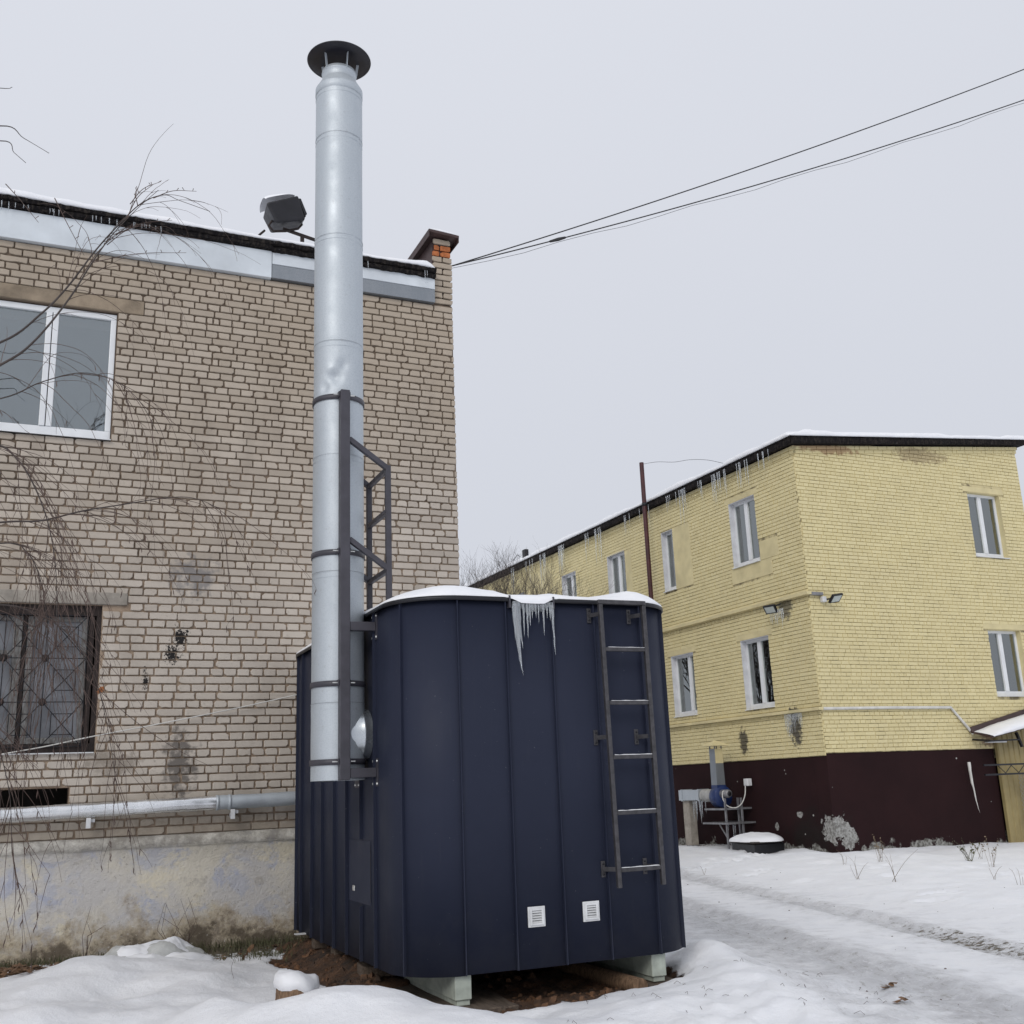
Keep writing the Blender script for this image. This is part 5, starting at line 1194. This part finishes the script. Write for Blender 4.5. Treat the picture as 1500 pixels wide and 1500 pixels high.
# ------------------------------------------------------------------ overhead cables (frame B)
A0 = (4.262, 10.92, 7.46)
def sag(a, b, s, n=30): return [tuple(np.array(lerp(a, b, i/n))-np.array([0, 0, 4*s*(i/n)*(1-i/n)])) for i in range(n+1)]
E1, E2 = (17.3, 7.8, 13.50), (17.2, 7.8, 12.78)
for nm, b, s, lab in (('overhead_cable', E1, .22, 'upper black overhead cable rising right from the brick parapet'), ('overhead_cable', E2, .28, 'lower black overhead cable rising right from the brick parapet')):
    tag(MB().tube(sag(A0, b, s), .0075, 6).build(nm, G['cable'], base=A0), lab, 'cable')
sp = sag(A0, E2, .28)
pts = [tuple(np.array(p)-np.array([0, 0, .03+.035*math.sin(i*.9)**2])) for i, p in enumerate(sp)]
tag(MB().tube(pts, .0028, 4).build('carrier_wire', G['cable'], base=A0), 'thin wavy wire strung just under the lower overhead cable', 'wire')
q = sp[3]; tag(MB().tube([tuple(np.array(sp[2])*.25+np.array(sp[3])*.75), q, tuple(np.array(sp[4])*.2+np.array(sp[3])*.8)], [.014, .022, .014], 6).build('cable_splice', G['cable'], base=q), 'small black splice on the lower overhead cable', 'cable splice')

# ------------------------------------------------------------------ hanging birch at the left
bt = thing('birch_tree', 'bare weeping birch whose thin twigs hang in from the left', 'tree', (-1.9, 7.9, 0))
MB().tube(spline([(-1.9, 7.9, -.2), (-1.92, 7.92, 1.5), (-1.85, 7.95, 3.2), (-1.8, 8.0, 5), (-1.75, 8.0, 7), (-1.7, 8.0, 9.5)], 4), [.17-.006*i for i in range(21)], 12).build('trunk', G['bark'], bt)
def Q(x, y, d=8.2):
    """pixel-free helper: straight pass-through (positions are metres)"""
    return (x, d, y)
br = random.Random(21)
limbs = [
 ([(-1.82, 8.0, 3.5), (-1.0, 8.1, 4.02), (-.38, 8.2, 4.52), (-.165, 8.2, 4.74), (.049, 8.2, 5.11), (.2, 8.2, 5.45), (.337, 8.18, 5.71), (.505, 8.15, 5.95), (.655, 8.1, 6.12)], .015),
 ([(-1.8, 8.0, 4.0), (-1.0, 8.2, 4.4), (-.395, 8.3, 4.74), (-.135, 8.3, 5.01), (.041, 8.28, 5.26), (.219, 8.25, 5.58), (.383, 8.2, 5.82), (.539, 8.15, 6.01), (.70, 8.1, 6.085), (.82, 8.1, 6.06), (1.06, 8.1, 6.01)], .013),
 ([(-1.84, 7.9, 2.9), (-1.0, 8.0, 3.15), (-.292, 8.1, 3.31), (-.027, 8.1, 3.34), (.243, 8.1, 3.43), (.523, 8.1, 3.50), (.812, 8.1, 3.57), (1.0, 8.1, 3.585), (1.17, 8.1, 3.53), (1.32, 8.1, 3.42)], .011),
 ([(-1.8, 8.0, 3.6), (-1.0, 8.15, 4.05), (-.361, 8.2, 4.26), (-.098, 8.2, 4.42), (.18, 8.2, 4.53), (.425, 8.2, 4.49), (.6, 8.2, 4.35), (.75, 8.2, 4.1)], .0085),
 ([(-1.85, 7.9, 2.5), (-1.0, 8.0, 2.95), (-.281, 8.1, 3.16), (-.1, 8.1, 3.10), (.0, 8.1, 2.9), (.06, 8.1, 2.6), (.08, 8.1, 2.3)], .009),
 ([(-1.84, 8.0, 3.0), (-1.1, 7.7, 3.6), (-.42, 7.6, 3.72), (-.2, 7.55, 3.62), (-.02, 7.55, 3.3), (.08, 7.5, 2.9), (.12, 7.5, 2.4)], .013),
 ([(-1.84, 7.9, 2.2), (-1.1, 7.9, 2.7), (-.3, 8.4, 2.78), (-.05, 8.5, 2.75), (.2, 8.5, 2.6), (.4, 8.5, 2.3), (.52, 8.5, 1.9), (.6, 8.5, 1.5)], .011),
 ([(-1.8, 8.0, 5.2), (-1.1, 8.2, 6.2), (-.52, 8.2, 6.49), (-.35, 8.2, 6.42), (-.163, 8.2, 6.33)], .010),
 ([(-1.8, 8.0, 5.0), (-1.1, 8.2, 6.1), (-.513, 8.2, 6.36), (-.41, 8.2, 6.28), (-.322, 8.2, 6.21)], .009),
 ([(-1.8, 8.0, 5.6), (-1.1, 8.2, 6.75), (-.548, 8.2, 6.82), (-.463, 8.2, 6.85)], .009),
 ([(-1.84, 7.9, 1.9), (-1.2, 7.7, 2.1), (-.5, 7.5, 2.1), (-.25, 7.4, 1.9), (-.10, 7.4, 1.5), (-.05, 7.4, 1.1)], .010),
]
tw = MB(); starts = []
for k, (pts, r0) in enumerate(limbs):
    S = spline(pts, 7); n = len(S); rs = [max(.0022, .85*r0*(1-.90*i/(n-1))) for i in range(n)]
    MB().tube(S, rs, 7).build('branch', G['twig2'], bt)
    for i in range(int(n*.22), n): starts.append((k, i/n, S[i], (S[min(i+1, n-1)]-S[i-1]).normalized(), rs[i]))
def droop(p, d, L, r, step=.055, grav=.22, wob=.10, up=0.):
    pts = [Vector(p)]; d = Vector(d)
    for i in range(max(3, int(L/step))):
        d = (d+Vector((br.uniform(-wob, wob), br.uniform(-wob, wob), br.uniform(-wob, wob)-grav+up*(1 if i < 4 else 0)))).normalized(); pts.append(pts[-1]+d*step)
    n = len(pts); tw.tube(pts, [max(.0011, r*(1-.72*i/n)) for i in range(n)], 3, False, False); return pts
def catkin(p):
    d = Vector((br.uniform(-.25, .25), br.uniform(-.2, .2), -1)); tw.tube([p, p+d*.015, p+d*.035+Vector((br.uniform(-.01, .01), 0, 0)), p+d*.05], [.0015, .0035, .003, .001], 4, False, False)
for (k, t, p, d, r) in starts:
    if k in (7, 8, 9) or (k in (0, 1) and t > .72):
        continue
    m_ = {0: .42, 1: .42, 2: .45, 3: .5, 4: 1.0, 5: 1.2, 6: .9, 10: 1.3}.get(k, 1)
    for q in range(int(m_+br.random())):
        dd = (d+Vector((br.uniform(-.7, .9), br.uniform(-.6, .6), br.uniform(-.7, .35)))).normalized()
        L = {0: 1.3, 1: 1.2, 2: 1.0, 3: 1.1, 4: 1.2, 5: 1.3, 6: .9, 10: .9}.get(k, .7)*br.uniform(.35, 1.15)
        L = min(L, max(.2, p.z-.45)); P_ = droop(p, dd, L, .003 if k < 4 else .0026, grav=.045+.09*br.random(), wob=.09)
        for j in range(3, len(P_), 4):
            if br.random() < .45:
                P2 = droop(P_[j], (P_[j]-P_[j-1]).normalized()+Vector((br.uniform(-.8, .8), br.uniform(-.5, .5), br.uniform(-.4, .4))), br.uniform(.08, .35), .0021, .035, .16, .12)
                if br.random() < .45 and k not in (0, 1): catkin(P2[-1])
            if br.random() < .18 and k not in (0, 1): catkin(P_[j])
# upright tips on the topmost limbs
for a, b in (((.43, 8.15, 5.85), (.62, 8.12, 6.18)), ((.45, 8.15, 5.98), (.67, 8.12, 6.21)), ((.505, 8.1, 5.95), (.50, 8.1, 6.10)), ((.62, 8.1, 6.04), (.95, 8.1, 6.17)), ((.3, 8.2, 5.62), (.62, 8.2, 5.87)), ((.36, 8.2, 5.72), (.78, 8.2, 5.93)), ((.12, 8.2, 5.3), (.42, 8.2, 5.78)), ((.2, 8.2, 5.45), (.9, 8.2, 5.66)), ((-.1, 8.2, 5.95), (.14, 8.2, 5.50)), ((-.45, 8.2, 6.0), (-.2, 8.2, 5.72))):
    m_ = lerp(a, b, .5); S = spline([a, (m_[0]-.02, m_[1], m_[2]+.03), b], 6); tw.tube(S, [.004-.0022*i/12 for i in range(13)], 4, False)
    for j in (4, 7, 9, 11): tw.tube([S[j], S[j]+Vector((br.uniform(-.02, .03), 0, .025))], [.002, .003], 4)
tag(tw.build('hanging_twigs', G['twig'], bt), kind='stuff')
mb = MB(); lr = random.Random(8)
def leaf(mb, p, s_, rr, flat=False):
    p = Vector(p); a = Vector((rr.uniform(-1, 1), rr.uniform(-1, 1), rr.uniform(-.2, .3) if flat else rr.uniform(-1, 1))).normalized(); b = a.cross(Vector((rr.uniform(-.3, .3), rr.uniform(-.3, .3), 1) if flat else (rr.uniform(-1, 1), rr.uniform(-1, 1), rr.uniform(-1, 1)))).normalized(); n_ = a.cross(b)
    mb.add([p-a*s_, p-a*.3*s_+b*.62*s_+n_*.12*s_, p+a*.4*s_+b*.5*s_, p+a*s_, p+a*.4*s_-b*.5*s_, p-a*.3*s_-b*.62*s_+n_*.15*s_], [(0, 1, 2, 3), (0, 3, 4, 5)])
# one orange leaf caught on a twig
ol = MB()
for s_ in range(3): leaf(ol, (.475+.006*s_, 9.0, 2.22+.008*s_), .032, lr)
tag(ol.build('orange_leaf', G['leaf_o'], base=(.475, 9.0, 2.22)), 'orange leaf caught on a twig before the barred window', 'leaf')
st = MB().tube(spline([(-.5, 8.9, 2.9), (-.1, 8.95, 2.75), (.2, 9, 2.5), (.475, 9.0, 2.225), (.8, 9.0, 1.95), (1.1, 9.0, 1.75), (1.35, 9, 1.62)], 6), [.004-.00007*i for i in range(37)], 4)
tag(st.build('branch', G['twig'], bt))

# ------------------------------------------------------------------ bare shrubs behind the container
def shrub(name, lab, base, hgt, spread, seed, depth=5, nst=6, r0=.035):
    t = thing(name, lab, 'shrub', base, 'B', 'bare shrubs behind the container'); r = random.Random(seed); mb = MB(); tk = MB()
    def grow(p, d, L, rad, lev):
        pts = [Vector(p)]; d = Vector(d)
        for i in range(4):
            d = (d+Vector((r.uniform(-.22, .22), r.uniform(-.22, .22), r.uniform(-.08, .2)))).normalized(); pts.append(pts[-1]+d*L/4)
        (tk if lev >= depth-1 else mb).tube(pts, [rad*(1-.4*i/4) for i in range(5)], 4 if lev < 4 else 6, False, False)
        if lev <= 0: return
        for k in range(r.choice((3, 3, 4)) if lev > 1 else 4):
            q = pts[r.choice((2, 3, 4, 4))]; dd = (d+Vector((r.uniform(-.9, .9), r.uniform(-.9, .9), r.uniform(-.2, .7)))).normalized(); grow(q, dd, L*r.uniform(.55, .8), rad*.55, lev-1)
    for k in range(nst):
        a = 2*math.pi*k/nst+r.uniform(-.4, .4); grow(base, (math.cos(a)*spread, math.sin(a)*spread, 1), hgt*r.uniform(.30, .40), r0, depth)
    tk.build('trunk', G['twig2'], t); tag(mb.build('crown', G['twig2'], t), kind='stuff')
shrub('bare_shrub', 'grey bare shrub seen between the brick corner and the yellow roof', (9.6, 24.0, 1.4), 6.0, .30, 3, 5, 6)
shrub('bare_shrub', 'dense dark bare shrub in front of the far end of the yellow wall', (11.0, 24.3, 1.4), 5.6, .28, 9, 5, 8)
shrub('bare_shrub', 'low frosted bare shrub nearest the container roof snow', (10.1, 22.5, 1.4), 5.0, .28, 15, 5, 6)

# ------------------------------------------------------------------ grass, leaves and weeds in the snow
mb = MB(); gr_ = random.Random(12)
def blade(mb, x, y, h, w, z=None):
    z = gz_at(x, y)-.01 if z is None else z; a = gr_.uniform(0, 6.28); l = gr_.uniform(.15, .9)*h; dx, dy = math.cos(a)*l, math.sin(a)*l; px, py = -math.sin(a)*w, math.cos(a)*w
    mb.add([(x-px, y-py, z), (x+px, y+py, z), (x+dx*.4+px*.6, y+dy*.4+py*.6, z+h*.65), (x+dx*.4-px*.6, y+dy*.4-py*.6, z+h*.65), (x+dx, y+dy, z+h)], [(0, 1, 2, 3), (3, 2, 4)])
gy_cache = {}
for i in range(1700):
    x = gr_.uniform(-.6, 2.45); y = 10.85-abs(gr_.gauss(0, .13 if x < 1.45 else .22))
    if y < 10.2: continue
    blade(mb, x, y, gr_.uniform(.02, .08)*(1 if x < 1.5 else 1.2), .0035, .03+.03*gr_.random())
for i in range(500):
    x, y = gr_.gauss(2.1, .25), gr_.gauss(10.25, .18); blade(mb, x, y, gr_.uniform(.02, .07), .003, gz_at(x, y)-.005)
tag(mb.build('grass_strip', G['grass'], base=(1.5, 10.6, 0)), 'dull winter grass growing along the foot of the plaster plinth', 'grass', kind='stuff')
mb = MB()
for i in range(260):
    x, y = gr_.gauss(.05, .16), gr_.gauss(10.2, .18); leaf(mb, (x, y, gz_at(x, min(y, 10.8))+.015+.07*gr_.random()*max(0, 1-abs(x)/.3)), gr_.uniform(.018, .045), gr_, True)
for i in range(60):
    x, y = gr_.uniform(.2, 2.3), gr_.gauss(10.45, .2); leaf(mb, (x, min(y, 10.8), gz_at(x, min(y, 10.8))+.012), gr_.uniform(.015, .035), gr_, True)
tag(mb.build('dead_leaves', G['leaf'], base=(.1, 10.2, .05)), 'heap of brown dead leaves at the foot of the plaster wall', 'leaves', kind='stuff')
mb = MB()
for i in range(5): leaf(mb, (1.80+.015*i, 9.95-.01*i, gz_at(1.8, 9.95)+.03+.02*i), .03, gr_)
tag(mb.build('brown_leaf', G['leaf'], base=(1.82, 9.95, .05)), 'curled brown leaf standing in the snow left of the container', 'leaf')
mb = MB(); P = spline([(1.55, 8.95, gz_at(1.55, 8.95)), (1.53, 8.95, .12), (1.56, 8.95, .2), (1.62, 8.95, .26)], 5); mb.tube(P, .0016, 3, False)
for i in range(90):   # fallen twigs and crumbs on the near snow
    x = gr_.uniform(3.0, 5.6); y = gr_.uniform(5.2, 7.0); z = gz_at(x, y); a = gr_.uniform(0, 6.28); L = gr_.uniform(.01, .07)
    if gr_.random() < .6: mb.tube([(x, y, z+.003), (x+L*.5*math.cos(a), y+L*.5*math.sin(a), z+.006+.02*gr_.random()), (x+L*math.cos(a+.4), y+L*math.sin(a+.4), z+.004)], .0014, 3, False)
for i in range(90):
    x = gr_.uniform(4.9, 10.5); y = gr_.uniform(5.5, 15); z = gz_at(x, y); s_ = gr_.uniform(.004, .012); mb.add([(x-s_, y, z), (x, y-s_, z), (x+s_*1.5, y, z), (x, y+s_, z), (x, y, z+s_*.8)], [(0, 1, 4), (1, 2, 4), (2, 3, 4), (3, 0, 4)])
tag(mb.build('twig_litter', G['twig'], base=(4, 6, .05)), 'tiny twigs and crumbs scattered on the snow', 'litter', kind='stuff')
for i, (x, y, h, lab) in enumerate(((5.02, 5.62, .03, 'small dark dead leaf on the snow bank beside the road'), (4.45, 5.0, .03, 'curled dark leaf on the near snow bank'), (5.35, 6.1, .03, 'dark leaf scrap where the snow bank meets the road'))):
    mb = MB(); z = gz_at(x, y)+.015
    for k in range(4): leaf(mb, (x+.02*k, y+gr_.uniform(-.02, .02), z+.008*k), .032, gr_, True)
    tag(mb.build('dead_leaf', G['leaf'], base=(x, y, z)), lab, 'leaf')
def weed(x, y, n, h, lab, lean=.3, head=True, m='straw'):
    mb = MB(); z = gz_at(x, y)-.02
    for i in range(n):
        a = gr_.uniform(0, 6.28); L = h*gr_.uniform(.5, 1.1); e = Vector((x+math.cos(a)*L*lean*gr_.uniform(.3, 1.6), y+math.sin(a)*L*lean, z+L)); s0 = Vector((x+gr_.uniform(-.04, .04), y+gr_.uniform(-.04, .04), z)); mid = (s0+e)/2+Vector((gr_.uniform(-.04, .04), 0, .05))
        P = spline([s0, mid, e], 4); mb.tube(P, [.0032-.00026*k for k in range(9)], 4, False)
        if head:
            for k in (4, 5, 6, 7, 8):
                if gr_.random() < .8: leaf(mb, P[k]+Vector((gr_.uniform(-.02, .02), 0, gr_.uniform(-.01, .02))), gr_.uniform(.010, .022), gr_)
    tag(mb.build('dry_weed', G[m], base=(x, y, z)), lab, 'weed', 'dry weeds in the snow')
weed(12.75, 14.3, 5, .42, 'dry weed with drooping heads left of the dark tussock'); weed(13.73, 13.4, 16, .34, 'dark tussock of dry grass near the maroon wall', .7, True, 'grass')
weed(13.15, 12.4, 6, .45, 'dry weed at the right edge of the snow field'); weed(10.45, 12.2, 4, .32, 'thin dry stems in the middle of the snow field', .5, False)
weed(10.45, 11.5, 4, .42, 'taller thin bent stems beside the road', .6, False); weed(11.1, 10.1, 3, .22, 'short dry stems low at the right of the snow field', .4, False)
weed(11.55, 10.9, 3, .18, 'small bent dry stem near the right edge', .9, False); weed(9.8, 15.0, 2, .16, 'tiny dry stem poking through snow before the well box', .3, False)
weed(14.6, 14.0, 4, .3, 'dry weed stems close to the maroon wall on the right', .5, True); weed(13.3, 14.9, 4, .26, 'low dry weed in front of the maroon wall', .5, True); weed(11.9, 14.2, 3, .24, 'sparse dry stems left of the drooping weed', .6, False)
for i, (x, lab) in enumerate(((1.28, 'dry stalks rising behind the pale sack'), (1.45, 'dry stalks right of the pale sack'), (.62, 'dry stalks left of the pale sack'))):
    mb = MB()
    for k in range(4): mb.tube([(x+gr_.uniform(-.08, .08), 10.78, .02), (x+gr_.uniform(-.12, .12), 10.76, .25), (x+gr_.uniform(-.16, .16), 10.74, .3+.25*gr_.random())], [.003, .002, .0012], 4, False)
    tag(mb.build('dry_stalks', G['twig'], base=(x, 10.78, .03)), lab, 'weed', 'dry stalks by the plaster wall')

mb = MB(); cr2 = random.Random(33)
def clod(x, y, s_):
    z = gz_at(x, y); vs = []
    for k in range(8):
        a = 6.283*(k % 4)/4+cr2.uniform(-.5, .5); rr = s_*cr2.uniform(.6, 1.1)*(1 if k < 4 else .6); vs.append((x+rr*math.cos(a), y+rr*math.sin(a), z-.3*s_+(s_*cr2.uniform(.5, 1.0) if k >= 4 else 0)))
    mb.add(vs, [(4, 5, 6, 7)]+[(k, (k+1) % 4, 4+(k+1) % 4, 4+k) for k in range(4)])
n_ = 0
while n_ < 520:
    x, y = cr2.uniform(2.0, 4.5), cr2.uniform(6.93, 10.4)
    if y > 7.4 and x > 2.6 and cr2.random() < .8: continue
    if float(ground_h(np.array([x]), np.array([y]))[1][0]) > -.01: continue
    clod(x, y, cr2.choice((.008, .012, .015, .02, .03, .045))); n_ += 1
tag(mb.build('soil_clods', mat_clod(), base=(2.5, 8, 0)), 'brown soil clods dug up round the skids of the container', 'soil', kind='stuff')
